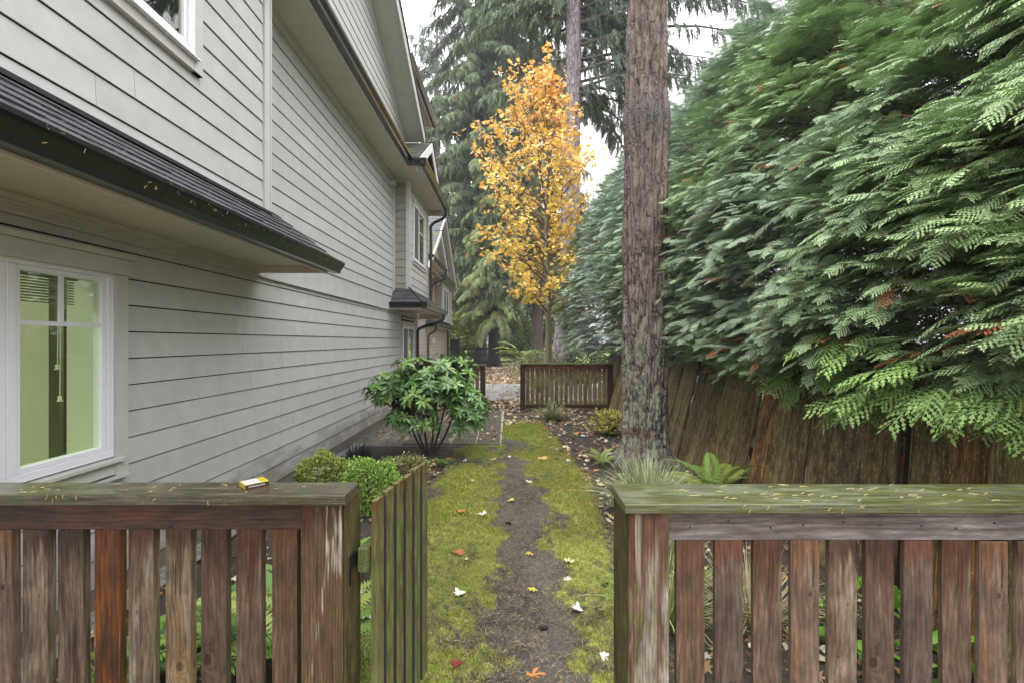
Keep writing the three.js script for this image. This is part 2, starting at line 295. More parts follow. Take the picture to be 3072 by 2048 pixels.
// windows
function pane(parent, x, y0, y1, d0, d1) { return part(parent, 'pane', B(x - 0.003, x, y0, y1, d0, d1), M.glass); }
function frameZ(x0, x1, y0, y1, d0, d1, w) { return [RBb(x0, x1, y0, y0 + w, d0, d1), RBb(x0, x1, y1 - w, y1, d0, d1), RBb(x0, x1, y0 + w, y1 - w, d0, d0 + w), RBb(x0, x1, y0 + w, y1 - w, d1 - w, d1)]; }
function RBb(x0, x1, y0, y1, d0, d1) { return boxUV(RB(x0, x1, y0, y1, d0, d1, 0.004)); }
{
  // lower window: two casements, the right one in view
  const win = part(H1, 'window', [...frameZ(-2.66, -2.576, 0.958, 2.15, 2.318, 2.944, 0.045), ...frameZ(-2.645, -2.588, 1.004, 2.105, 2.364, 2.898, 0.03), ...frameZ(-2.66, -2.576, 0.958, 2.15, 1.69, 2.316, 0.045)], M.vinyl);
  part(win, 'window_trim', [B(-2.62, -2.562, 0.83, 2.13, 2.946, 3.036), B(-2.62, -2.566, 0.845, 0.942, 1.6, 2.944), B(-2.62, -2.566, 0.83, 2.13, 1.6, 1.688)], M.trim);
  part(win, 'sill', [hexa(V(-2.535, 0.925, -1.66), V(-2.535, 0.925, -2.99), V(-2.535, 0.945, -2.99), V(-2.535, 0.945, -1.66), V(-2.66, 0.925, -1.66), V(-2.66, 0.925, -2.99), V(-2.66, 0.957, -2.99), V(-2.66, 0.957, -1.66)), B(-2.62, -2.545, 0.815, 0.829, 1.6, 3.036)], M.trim);
  part(win, 'jamb', [B(-2.895, -2.662, 0.9, 2.18, 2.955, 2.978), B(-2.895, -2.662, 2.15, 2.178, 1.66, 2.954), B(-2.895, -2.662, 0.905, 0.935, 1.66, 2.954)], std(new THREE.Color(0.56, 0.6, 0.46), 0.6));
  part(win, 'head_trim', [B(-2.62, -2.556, 2.15, 2.235, 1.57, 3.05), B(-2.62, -2.53, 2.236, 2.268, 1.54, 3.075), B(-2.62, -2.538, 2.132, 2.149, 1.57, 3.05)], M.trim);
  pane(win, -2.606, 1.03, 2.078, 2.392, 2.87); pane(win, -2.606, 1.0, 2.1, 1.74, 2.27);
  part(win, 'muntin', [B(-2.602, -2.592, 1.787, 1.812, 2.394, 2.868)], M.vinyl);
  part(win, 'muntin', [B(-2.602, -2.592, 1.8125, 2.076, 2.605, 2.63)], M.vinyl);
  const sl = []; for (let k = 0; k < 9; k++) sl.push(B(-2.76, -2.735, 1.925 + 0.0165 * k, 1.932 + 0.0165 * k, 2.0, 2.84)); sl.push(B(-2.77, -2.72, 2.075, 2.12, 2.0, 2.85));
  part(win, 'blind', sl, M.blindGrey);
  for (const [d, y] of [[2.72, 1.56], [2.735, 1.37]]) {
    part(win, 'cord', tube([V(-2.72, 2.05, -d), V(-2.721, (y + 2.05) / 2, -d - 0.004), V(-2.72, y, -d)], 0.0022, 6, 5), M.cord);
    part(win, 'tassel', new THREE.LatheGeometry([[0.002, 0.03], [0.013, 0.028], [0.009, 0.02], [0.008, 0.012], [0.018, 0], [0.001, 0]].map(([r, yy]) => new THREE.Vector2(r, yy)), 12).translate(-2.72, y - 0.028, -d), M.cord);
  }
  // the room behind it, far side and most ceiling left open to brighten it
  part(H1, 'interior_wall', [B(-6, -2.91, 0.1, 2.5, 4.3, 4.4), B(-3.9, -3.69, 0.1, 2.5, 3.62, 3.7), B(-6, -4.2, 0.1, 2.5, 3.62, 3.7), B(-4.2, -3.9, 0.1, 2.5, 3.62, 3.7), B(-3.44, -2.91, 0.1, 2.5, 3.62, 3.7), B(-6, -2.91, 0.1, 2.5, -0.7, -0.6), B(-6.1, -6, 0.1, 0.5, -0.7, 4.4)], M.room);
  part(H1, 'unlit_doorway', B(-3.69, -3.44, 0.12, 2.49, 3.74, 3.77), M.roomDark);  // dark panel behind the opening, coloured as an unlit corridor
  part(H1, 'interior_floor', B(-6.1, -2.9, 0.05, 0.1, -0.7, 4.4), M.roomDark);
  part(H1, 'interior_ceiling', B(-3.05, -2.9, 2.5, 2.6, -0.7, 4.4), M.room);
  // upper window on the bump-out
  const up = part(H1, 'window', [...frameZ(-2.3, -2.228, 3.69, 5.1, 1.7, 3.2, 0.055), ...frameZ(-2.29, -2.245, 3.748, 5.05, 2.45, 3.142, 0.028)], M.vinyl);
  part(up, 'window_trim', [B(-2.3, -2.232, 3.6, 5.2, 3.203, 3.285), B(-2.3, -2.236, 3.612, 3.675, 1.61, 3.2), B(-2.3, -2.2285, 3.6, 3.61, 1.61, 3.285)], M.trim);
  part(up, 'sill', B(-2.3, -2.2, 3.678, 3.689, 1.65, 3.225), M.vinyl);
  pane(up, -2.265, 3.77, 5.05, 2.47, 3.12); pane(up, -2.265, 3.77, 5.05, 1.75, 2.45);
  part(up, 'blind', B(-2.286, -2.28, 3.7, 5.1, 1.75, 3.18), std(new THREE.Color(0.9, 0.9, 0.93), 0.6));
  // lower window beyond the bay
  const lw = part(H1, 'window', [...frameZ(-2.65, -2.57, 0.78, 2.06, 10.76, 11.99, 0.05), B(-2.65, -2.585, 0.83, 2.01, 11.34, 11.4)], M.vinyl);
  part(lw, 'window_trim', [B(-2.62, -2.575, 0.7, 2.14, 10.67, 10.758), B(-2.62, -2.575, 0.7, 2.14, 11.992, 12.07), B(-2.62, -2.56, 2.062, 2.14, 10.76, 11.99), B(-2.62, -2.54, 2.145, 2.175, 10.63, 12.1)], M.trim);
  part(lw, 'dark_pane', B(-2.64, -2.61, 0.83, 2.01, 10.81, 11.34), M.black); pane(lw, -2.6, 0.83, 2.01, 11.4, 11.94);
  part(lw, 'curtain', B(-2.66, -2.655, 0.83, 2.01, 11.4, 11.94), std(S(96, 112, 72), 0.7));
  part(lw, 'head_trim', B(-2.62, -2.55, 2.23, 2.262, 10.64, 12.08), M.trim);
}

// skirt roof over the lower window
{
  const dE = 4.65, dS = -1.2, eave = V(-1.79, 2.52, 0), top = V(-2.262, 2.874, 0);
  const at = (p, d) => V(p.x, p.y, -d);
  part(H1, 'roof_deck', prism([[-1.80, 2.49], [-1.80, 2.512], [-2.59, 3.105], [-2.59, 2.49]], dS, dE - 0.005), M.felt);
  shingles(H1, at(eave, dS), at(eave, 4.24), at(top, 4.24), at(top, dS), 5, 17, [M.shingle, M.shingleB]);
  shingles(H1, at(eave, 4.243), at(eave, dE), at(V(-2.585, 3.117, 0), dE), at(V(-2.585, 3.117, 0), 4.243), 7, 1, [M.shingle, M.shingleB]);
  part(H1, 'flashing', B(-2.26, -2.235, 2.875, 2.9, dS, 4.24), M.black);
  part(H1, 'gutter', prism(gutterOutline(-1.885, 2.41, 0.125, 0.115), dS, 4.79), M.gutter);
  part(H1, 'fascia', B(-1.91, -1.886, 2.394, 2.5, dS, 4.65), M.soffit);
  soffitZ(H1, -2.585, -1.91, 2.462, dS, 4.6);
  part(H1, 'eave_return', [B(-2.57, -1.91, 2.394, 2.49, 4.602, 4.65), B(-2.6, -1.91, 2.488, 2.5, 4.602, 4.65)], M.soffit);
  part(H1, 'soffit_molding', [B(-2.6, -2.55, 2.425, 2.46, dS, 4.6), B(-2.6, -2.57, 2.41, 2.424, dS, 4.6)], M.trim);
}
// main eave above the upper storey
{
  const dE = 9.02;
  soffitZ(H1, -2.59, -2.1, 5.262, -1, 9.138); soffitZ(H1, -2.59, -2.303, 5.264, 9.14, 9.985);
  part(H1, 'fascia', B(-2.12, -2.096, 5.2, 5.33, -1, dE), M.soffit);
  part(H1, 'gutter', prism(gutterOutline(-2.095, 5.225, 0.125, 0.12), -1, dE + 0.12), M.gutter);
  part(H1, 'roof_deck', prism([[-2.1, 5.33], [-2.08, 5.36], [-2.6, 5.6], [-2.6, 5.33]], -1, 9.3), M.shingle);
  part(H1, 'soffit_vent', [new THREE.CylinderGeometry(0.03, 0.03, 0.012, 16).translate(-2.3, 5.257, -6.2)], M.trim);
  part(H1, 'wall_light_bracket', B(-2.6, -2.48, 5.02, 5.1, 9.62, 9.75), M.trim);
}
// bay with cross gable
{
  const xB = -2.258, d0 = 9.99, d1 = 12.32;
  part(H1, 'bay_wall', B(-2.9, xB - 0.018, 2.84, 5.28, d0 + 0.018, d1 - 0.018), M.felt);
  for (let k = 0; k < 14; k++) {
    const y = 2.79 + EXPO * k, h = Math.min(EXPO, 5.2 - y);
    lapX(H1, d0, y, -2.56, -2.33, h, M.tan);
    if (y + EXPO > 3.51 && y < 4.9) { lapZ(H1, xB, y, 10.1, 10.36, h); lapZ(H1, xB, y, 11.82, 12.3, h); } else lapZ(H1, xB, y, 10.1, 12.3, h);
  }
  part(H1, 'corner_board', [B(-2.33, xB + 0.012, 2.8, 5.26, d0 - 0.022, d0 + 0.0), B(-2.28, xB + 0.012, 2.8, 5.26, d0 + 0.002, d0 + 0.1)], M.trim);
  part(H1, 'corner_board', B(-2.59, -2.562, 2.8, 5.26, d0 - 0.014, d0 + 0.004), M.trim);
  part(H1, 'bay_frieze', [B(-2.56, -2.33, 5.19, 5.26, d0 - 0.02, d0), B(-2.28, xB + 0.02, 5.17, 5.26, d0 + 0.102, d1)], M.trim);
  const bw = part(H1, 'window', [...frameZ(-2.29, -2.236, 3.56, 4.88, 10.4, 11.76, 0.06), B(-2.29, -2.245, 3.62, 4.82, 10.98, 11.04)], M.vinyl);
  part(bw, 'window_trim', [B(-2.3, -2.232, 3.46, 3.555, 10.36, 11.82), B(-2.3, -2.225, 4.885, 4.97, 10.33, 11.85)], M.trim);
  part(bw, 'sill', B(-2.3, -2.2, 3.53, 3.557, 10.36, 11.82), M.vinyl);
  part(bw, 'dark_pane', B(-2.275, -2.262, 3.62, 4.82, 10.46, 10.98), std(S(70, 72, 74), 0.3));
  pane(bw, -2.262, 3.62, 4.82, 11.04, 11.7); part(bw, 'curtain', B(-2.275, -2.27, 3.62, 4.82, 11.04, 11.7), std(S(110, 118, 84), 0.6));
  part(bw, 'muntin', B(-2.2615, -2.25, 4.35, 4.37, 11.04, 11.7), M.vinyl);
  // eave round the bay
  soffitZ(H1, -2.3, -1.83, 5.264, 9.14, 12.45);
  part(H1, 'fascia', [B(-1.846, -1.822, 5.2, 5.33, 9.14, 12.45), B(-2.1, -1.846, 5.2, 5.33, 9.12, 9.139)], M.soffit);
  part(H1, 'gutter', [prism(gutterOutline(-1.82, 5.215, 0.12, 0.12), 9.01, 12.5), prismX(gutterOutline(-9.118, 5.215, 0.12, 0.12), -2.06, -1.701)], M.gutter);
  part(H1, 'eave_return', B(-2.3, -1.83, 5.12, 5.26, 12.42, 12.45), M.soffit);
  const xg = -1.93, a = V(xg, 5.345, -9.2), t = V(xg, 6.42, -10.85), c = V(xg, 5.345, -12.5), bk = (p) => V(-2.75, p.y, p.z);
  part(H1, 'roof_deck', prismX([[9.2, 5.32], [12.5, 5.32], [10.85, 6.4]].map(([d, y]) => [-d, y]), -2.75, -2.06), M.felt);
  shingles(H1, bk(a), a, t, bk(t), 10, 3, M.mossShingle, true);
  shingles(H1, c, bk(c), bk(t), t, 10, 3, M.mossShingle, true);
  const rake = (p, q, w, th) => { const e = 0.03; return hexa(V(xg + e, p.y - w, p.z), V(xg + e, q.y - w, q.z), V(xg + e, q.y, q.z), V(xg + e, p.y, p.z), V(xg, p.y - w, p.z), V(xg, q.y - w, q.z), V(xg, q.y, q.z), V(xg, p.y, p.z)); };
  part(H1, 'rake_board', rake(a, t, 0.2), M.vinyl); part(H1, 'rake_board', rake(t, c, 0.2), M.vinyl);
  const cap = (p, q) => hexa(V(xg + 0.05, p.y, p.z), V(xg + 0.05, q.y, q.z), V(xg + 0.05, q.y + 0.035, q.z), V(xg + 0.05, p.y + 0.035, p.z), V(xg - 0.1, p.y, p.z), V(xg - 0.1, q.y, q.z), V(xg - 0.1, q.y + 0.035, q.z), V(xg - 0.1, p.y + 0.035, p.z));
  part(H1, 'drip_edge', [cap(t, c)], M.black);
  for (let k = 0; k < 4; k++) { const y = 5.36 + EXPO * k, hw = 1.4 - (y - 5.34 + 0.14) / 0.65; if (hw > 0.1) lapZ(H1, -2.03, y, 10.85 - hw, 10.85 + hw, EXPO, M.tan); }
  // its own skirt roof: hips round three sides
  const e0 = V(-2.59, 2.52, -9.64), e1 = V(-1.9, 2.52, -9.64), e2 = V(-1.9, 2.52, -12.66), e3 = V(-2.59, 2.52, -12.66), r0 = V(-2.59, 2.86, -9.985), r1 = V(xB, 2.86, -9.985), r2 = V(xB, 2.86, -12.32), r3 = V(-2.59, 2.86, -12.32);
  part(H1, 'roof_deck', hexa(V(-1.92, 2.49, -9.66), V(-1.92, 2.49, -12.64), V(-2.27, 2.84, -12.31), V(-2.27, 2.84, -10), V(-2.59, 2.49, -9.66), V(-2.59, 2.49, -12.64), V(-2.59, 2.84, -12.31), V(-2.59, 2.84, -10)), M.felt);
  shingles(H1, e0, e1, r1, r0, 4, 2, [M.shingle, M.shingleB]); shingles(H1, e1, e2, r2, r1, 4, 8, [M.shingle, M.shingleB]); shingles(H1, e2, e3, r3, r2, 4, 2, M.shingle, true);
  part(H1, 'hip_cap', tube([e1.clone().add(V(0, 0.02, 0)), e1.clone().lerp(r1, 0.5).add(V(0, 0.02, 0)), r1.clone().add(V(0, 0.02, 0))], 0.022, 6, 6), M.shingleB);
  part(H1, 'gutter', [prism(gutterOutline(-1.905, 2.41, 0.12, 0.115), 9.52, 12.78), prismX(gutterOutline(-9.635, 2.41, 0.12, 0.115), -2.6, -1.786)], M.gutter);
  part(H1, 'fascia', [B(-1.93, -1.906, 2.37, 2.49, 9.66, 12.66), B(-2.59, -1.906, 2.37, 2.49, 9.637, 9.659)], M.soffit);
  soffitZ(H1, -2.585, -1.93, 2.44, 9.66, 12.66);
  part(H1, 'eave_return', B(-2.59, -1.93, 2.3, 2.44, 12.62, 12.66), M.soffit);
  // downspouts
  part(H1, 'downspout', tube([V(-1.77, 5.21, -12.1), V(-1.77, 5.08, -12.15), V(-1.84, 5.0, -12.2), V(-2.12, 4.88, -12.27), V(-2.19, 4.8, -12.28), V(-2.19, 4.6, -12.28), V(-2.19, 3.6, -12.28), V(-2.19, 2.78, -12.28)], 0.04, 60, 8), M.bronze);
  part(H1, 'downspout', tube([V(-1.83, 2.41, -12.2), V(-1.84, 2.3, -12.2), V(-1.95, 2.22, -12.2), V(-2.4, 2.08, -12.2), V(-2.52, 2.0, -12.2), V(-2.53, 1.85, -12.2), V(-2.53, 1, -12.2), V(-2.53, 0.05, -12.2)], 0.042, 60, 8), M.bronze);
  part(H1, 'corner_board', B(-2.62, -L + 0.02, 0.16, 2.36, 12.39, 12.5), M.vinyl);
}
// rake of the big gable, the roof behind it and the next eave
{
  const s = 0.526, yAt = (d) => 6.49 + (10.98 - d) * s, g = [];
  for (let d = 3; d < 10.9; d += 0.15) g.push(hexa(V(-2.12, yAt(d) - 0.02, -d), V(-2.12, yAt(d + 0.147) - 0.02, -d - 0.147), V(-2.12, yAt(d + 0.147), -d - 0.147), V(-2.12, yAt(d), -d), V(-2.61, yAt(d) - 0.02, -d), V(-2.61, yAt(d + 0.147) - 0.02, -d - 0.147), V(-2.61, yAt(d + 0.147), -d - 0.147), V(-2.61, yAt(d), -d)));
  part(H1, 'soffit', g, M.soffitGrey);
  const slab = (x0, x1, lo, hi, da, db) => hexa(V(x1, yAt(da) + lo, -da), V(x1, yAt(db) + lo, -db), V(x1, yAt(db) + hi, -db), V(x1, yAt(da) + hi, -da), V(x0, yAt(da) + lo, -da), V(x0, yAt(db) + lo, -db), V(x0, yAt(db) + hi, -db), V(x0, yAt(da) + hi, -da));
  part(H1, 'rake_board', slab(-2.12, -2.095, -0.07, 0.16, 3, 10.95), M.trim);
  part(H1, 'rake_frieze', slab(-2.61, -2.575, -0.13, -0.022, 3, 10.9), M.trim);
  part(H1, 'roof', [slab(-8, -2.07, 0.165, 0.24, 3, 11.02), hexa(V(-2.07, 10.84, -3), V(-8, 10.84, -3), V(-8, 10.915, -3), V(-2.07, 10.915, -3), V(-2.07, 7.6, 3.2), V(-8, 7.6, 3.2), V(-8, 7.68, 3.2), V(-2.07, 7.68, 3.2))], M.shingle);
  part(H1, 'side_wall', B(-8, -2.62, 5.3, 7.4, 10.9, 12.6), M.siding);
  // higher eave beyond, with its gutter
  soffitZ(H1, -2.7, -2.24, 7.72, 9.6, 12.72, M.tan);
  part(H1, 'fascia', B(-2.24, -2.22, 7.66, 7.8, 9.6, 12.72), M.trim);
  part(H1, 'eave_return', B(-2.7, -2.24, 7.66, 7.72, 12.68, 12.72), M.trim);
  part(H1, 'gutter', prism(gutterOutline(-2.218, 7.68, 0.12, 0.13), 9.6, 12.75), M.gutter);
  part(H1, 'roof', hexa(V(-2.2, 7.8, -9.6), V(-2.2, 7.8, -12.72), V(-2.2, 7.84, -12.72), V(-2.2, 7.84, -9.6), V(-6, 9.4, -9.6), V(-6, 9.4, -12.72), V(-6, 9.44, -12.72), V(-6, 9.44, -9.6)), M.shingle);
}
// needles and twigs caught on the skirt gutter
{
  const g = []; seed(77);
  for (let k = 0; k < 40; k++) { const d = rr(1.55, 4.6), c = V(-1.757 + rr(-0.012, 0.004), 2.44 + rr(0.0, 0.09), -d), a = rr(0, 6.28), l = rr(0.006, 0.017); g.push(tube([c.clone().add(V(0.004, Math.sin(a) * l, Math.cos(a) * l)), c, c.clone().add(V(0.006, -Math.sin(a) * l * 0.7, -Math.cos(a + 0.4) * l))], 0.0011, 3, 4)); }
  part(H1, 'needle_debris', g, std(S(186, 160, 126), 0.8), 'stuff');
}

// ---------------------------------------------------------------- the townhouse beyond
seed(23);
{
  const x = -4.2, H = thing('townhouse', 'tan townhouse with a steep double gable standing past the first bay', 'house', x, 0, -24.5), d0 = 19, d1 = 29.6;
  part(H, 'wall', B(x - 3, x - 0.018, 0, 5.3, d0, d1), M.felt);
  for (let k = 0; k < 28; k++) lapZ(H, x, 0.16 + EXPO * k, d0, d1, EXPO, M.tan);
  part(H, 'corner_board', B(x - 0.02, x + 0.02, 0.1, 5.2, d1 - 0.1, d1), M.vinyl);
  // bay
  const xb = x + 0.34; part(H, 'bay_wall', B(x, xb - 0.018, 2.84, 5.25, 24.918, 29.4), M.felt);
  for (let k = 0; k < 14; k++) { lapZ(H, xb, 2.79 + EXPO * k, 25, 29.35, EXPO, M.siding3); lapX(H, 24.9, 2.79 + EXPO * k, x, xb, EXPO, M.tan); }
  const w = part(H, 'window', [...frameZ(xb, xb + 0.03, 3.3, 4.7, 25.6, 27.5, 0.08), B(xb, xb + 0.025, 3.38, 4.62, 26.5, 26.6)], M.vinyl);
  part(w, 'pane', B(xb - 0.01, xb + 0.012, 3.38, 4.62, 25.68, 27.42), std(S(80, 90, 80), 0.15));
  // lower skirt roof
  const e = [V(x + 0.5, 2.5, -22), V(x + 0.5, 2.5, -29.8)], r = [V(x, 2.86, -22.4), V(x, 2.86, -29.8)];
  shingles(H, e[0], e[1], r[1], r[0], 4, 20, M.shingleB, true); shingles(H, V(x - 0.1, 2.5, -22), e[0], r[0], V(x - 0.1, 2.86, -22.4), 4, 2, M.shingleB, true);
  part(H, 'roof_deck', B(x, x + 0.46, 2.42, 2.5, 22.04, 29.8), M.soffit);
  part(H, 'gutter', [prism(gutterOutline(x + 0.48, 2.4), 21.9, 29.9), prismX(gutterOutline(-22, 2.4), x, x + 0.59)], M.gutter);
  // main eave, gutter, gables
  soffitZ(H, x, x + 0.8, 5.2, 19, 29.6, M.soffit, 0.2);
  part(H, 'gutter', [prism(gutterOutline(x + 0.82, 5.18, 0.13, 0.13), 18.9, 23.6), prism(gutterOutline(x + 0.55, 5.0, 0.13, 0.13), 23.6, 29.7), prismX(gutterOutline(-18.9, 5.18, 0.13, 0.13), x - 2, x + 0.95)], M.gutter);
  const gable = (xg, da, dm, db, yb, ya, mat) => {
    const a = V(xg, yb, -da), t = V(xg, ya, -dm), c = V(xg, yb, -db), bk = (p) => V(x - 4, p.y, p.z);
    part(H, 'gable_wall', prismX([[da, yb], [db, yb], [dm, ya]].map(([d, y]) => [-d, y]), x - 1, xg - 0.25), M.tan);
    shingles(H, bk(a), a, t, bk(t), 12, 10, mat, true); shingles(H, c, bk(c), bk(t), t, 12, 10, mat, true);
    const rk = (p, q, x0, x1, lo, hi) => hexa(V(x1, p.y + lo, p.z), V(x1, q.y + lo, q.z), V(x1, q.y + hi, q.z), V(x1, p.y + hi, p.z), V(x0, p.y + lo, p.z), V(x0, q.y + lo, q.z), V(x0, q.y + hi, q.z), V(x0, p.y + hi, p.z));
    part(H, 'rake_board', rk(a, t, xg - 0.02, xg + 0.03, -0.22, 0), M.vinyl); part(H, 'rake_board', rk(t, c, xg - 0.02, xg + 0.03, -0.22, 0), M.vinyl);
    part(H, 'soffit', rk(t, c, xg - 0.6, xg - 0.021, -0.2, -0.17), M.soffitGrey);
    part(H, 'drip_edge', rk(t, c, xg - 0.3, xg + 0.06, 0.002, 0.05), M.black);
  };
  gable(-3.3, 18.9, 21.1, 23.3, 5.3, 6.8, M.mossShingle);
  gable(-3.42, 18.7, 23.4, 28.2, 4.95, 8.15, M.shingleB);
  part(H, 'downspout', tube([V(x + 0.85, 5.2, -23.2), V(x + 0.8, 4.9, -23.2), V(x + 0.2, 4.6, -23.2), V(x + 0.1, 4.2, -23.2), V(x + 0.1, 2.7, -23.2)], 0.05, 30, 7), M.bronze);
  part(H, 'downspout', tube([V(x + 0.07, 5, -29.3), V(x + 0.07, 2.5, -29.3), V(x + 0.07, 0.1, -29.3)], 0.07, 10, 7), M.bronze);
  part(H, 'downspout', tube([V(x + 0.5, 2.4, -22.3), V(x + 0.4, 2.2, -22.4), V(x + 0.1, 2.0, -22.4), V(x + 0.08, 1.7, -22.4), V(x + 0.08, 0, -22.4)], 0.05, 24, 7), M.bronze);
  part(H, 'floodlight', [new THREE.CylinderGeometry(0.06, 0.1, 0.2, 10).rotateZ(0.8).translate(x + 0.2, 4.95, -22.6), new THREE.CylinderGeometry(0.06, 0.1, 0.2, 10).rotateZ(0.8).translate(x + 0.2, 4.85, -24.4)], M.vinyl);
  part(H, 'wall_lamp', [B(x, x + 0.12, 1.62, 1.9, 23.6, 23.72), B(x + 0.03, x + 0.16, 1.66, 1.82, 23.55, 23.77)], M.vinyl);
}
// ---------------------------------------------------------------- ground
function structure(name, geo, mat) { const m = part(scene, name, geo, mat); m.userData.kind = 'structure'; return m; }
seed(31);
// where moss grows (0..1), x and distance in metres
function mossAt(x, d) {
  const n = fbm(x * 1.7 + 3, d * 1.4, 4) - 0.5, n2 = fbm(x * 6, d * 5 + 7, 3) - 0.5;
  const pc = d < 3 ? mix(0.1, 0.12, (d - 2) / 1) : d < 5 ? mix(0.12, 0.12, (d - 3) / 2) : mix(0.12, -0.02, clamp((d - 5) / 2.3)), pw = d < 2.6 ? 0.13 : d < 4.6 ? 0.1 : mix(0.1, 0.18, clamp((d - 4.6) / 2));
  const path = 1 - ss(pw * 0.3, pw * 2.7, Math.abs(x - pc) + n * 0.5 + n2 * 0.45) * (1 - 0) ;
  let m = 1;
  const left = mix(-1.05, -0.85, clamp((d - 2) / 3)) - 0.0, right = d < 3.2 ? 0.75 : d < 5.5 ? mix(0.75, 0.95, (d - 3.2) / 2.3) : mix(0.95, 0.62, clamp((d - 5.5) / 4));
  m *= ss(left - 0.12, left + 0.22, x + n * 0.5) * (1 - ss(right - 0.12, right + 0.1, x + n * 0.22));
  m *= 1 - path * (d < 7.6 ? 1 : 1 - ss(7.6, 8.2, d));
  if (d > 6.2 && d < 7.42 && x < -0.18) m *= ss(0.35, 0.6, 0.75 + n);
  m *= 1 - ss(9.5, 10.1, d + n * 0.8);
  if (d < 3.0) m *= 0.74 + 0.26 * ss(0.35, 0.62, 0.5 + n * 1.5 + n2 * 0.9);
  m *= 0.62 + 0.5 * ss(0.3, 0.55, 0.5 + n2 * 1.4 + n * 0.6);
  return clamp(m);
}
const heightAt = (x, d) => 0.03 * (fbm(x * 1.3 + 9, d * 1.3, 3) - 0.5) + 0.012 * (fbm(x * 7, d * 7, 2) - 0.5) + 0.016 * mossAt(x, d);
const GX0 = -2.7, GX1 = 2.7, GD0 = 0.4, GD1 = 12.6;
{
  const PW = 1280, PH = 2048, hd = new Float32Array(PW * PH);
  const map = tex(PW, PH, (i, j) => {
    const x = mix(GX0, GX1, (i + 0.5) / PW), d = mix(GD0, GD1, (j + 0.5) / PH), m = mossAt(x, d);
    const f = noise(x * 260, d * 190), g = noise(x * 90 + 5, d * 70), h = fbm(x * 22, d * 20, 3), lo = fbm(x * 2.2 + 4, d * 2, 3);
    // wet packed earth, silvery on the trodden path
    let soil = mix3([0.058, 0.048, 0.036], [0.122, 0.1, 0.076], ss(0.3, 0.7, h * 0.7 + g * 0.3));
    const trod = 1 - ss(0.12, 0.42, Math.abs(x - 0.1)); soil = mix3(soil, [0.172, 0.15, 0.126], trod * 0.75 * (0.5 + g) * ss(0.25, 0.6, lo));
    const bed = Math.max(ss(0.75, 1.05, x), 1 - ss(-1.2, -0.9, x)); soil = mix3(soil, [0.062, 0.046, 0.036], bed * 0.8);
    let grass = mix3([0.22, 0.245, 0.032], [0.44, 0.455, 0.1], ss(0.3, 0.7, lo * 0.6 + h * 0.4)); grass = mix3(grass, [0.09, 0.11, 0.015], ss(0.5, 0.75, g) * 0.6);
    grass = mix3(grass, [0.2, 0.17, 0.06], ss(0.58, 0.75, fbm(x * 9 + 3, d * 8, 3)) * 0.45);
    const mm = ss(0.16, 0.84, m + (f - 0.5) * 0.5 + (h - 0.5) * 0.7);
    let k = mix3(soil, grass, mm);
    const l = mix(0.7, 0.88, mm) * (0.72 + 0.5 * f * 0.6 + 0.25 * g); hd[j * PW + i] = 0.3 + 0.35 * mm * g + 0.3 * f + 0.2 * h;
    // little pale bits trodden in
    if (hash(i >> 1, j >> 1) > 0.994) k = mix3(k, [0.4, 0.34, 0.2], 0.7);
    return [k[0] * l, k[1] * l, k[2] * l];
  }, true, false);
  const bump = tex(PW, PH, (i, j) => hd[j * PW + i], false, false);
  const NX = 180, NZ = 320, P = [], uv = [], idx = [];
  for (let j = 0; j <= NZ; j++) for (let i = 0; i <= NX; i++) { const u = i / NX, v = j / NZ, x = mix(GX0, GX1, u), d = mix(GD0, GD1, v); P.push(x, heightAt(x, d), -d); uv.push(u, v); }
  for (let j = 0; j < NZ; j++) for (let i = 0; i < NX; i++) { const a = j * (NX + 1) + i, b = a + 1, c = a + NX + 1, e = c + 1; idx.push(a, b, e, a, e, c); }
  const g = new THREE.BufferGeometry(); g.setAttribute('position', new THREE.Float32BufferAttribute(P, 3)); g.setAttribute('uv', new THREE.Float32BufferAttribute(uv, 2)); g.setIndex(idx); g.computeVertexNormals();
  structure('path', g, std(0xffffff, 0.82, { map, bumpMap: bump, bumpScale: 0.012 }));
}
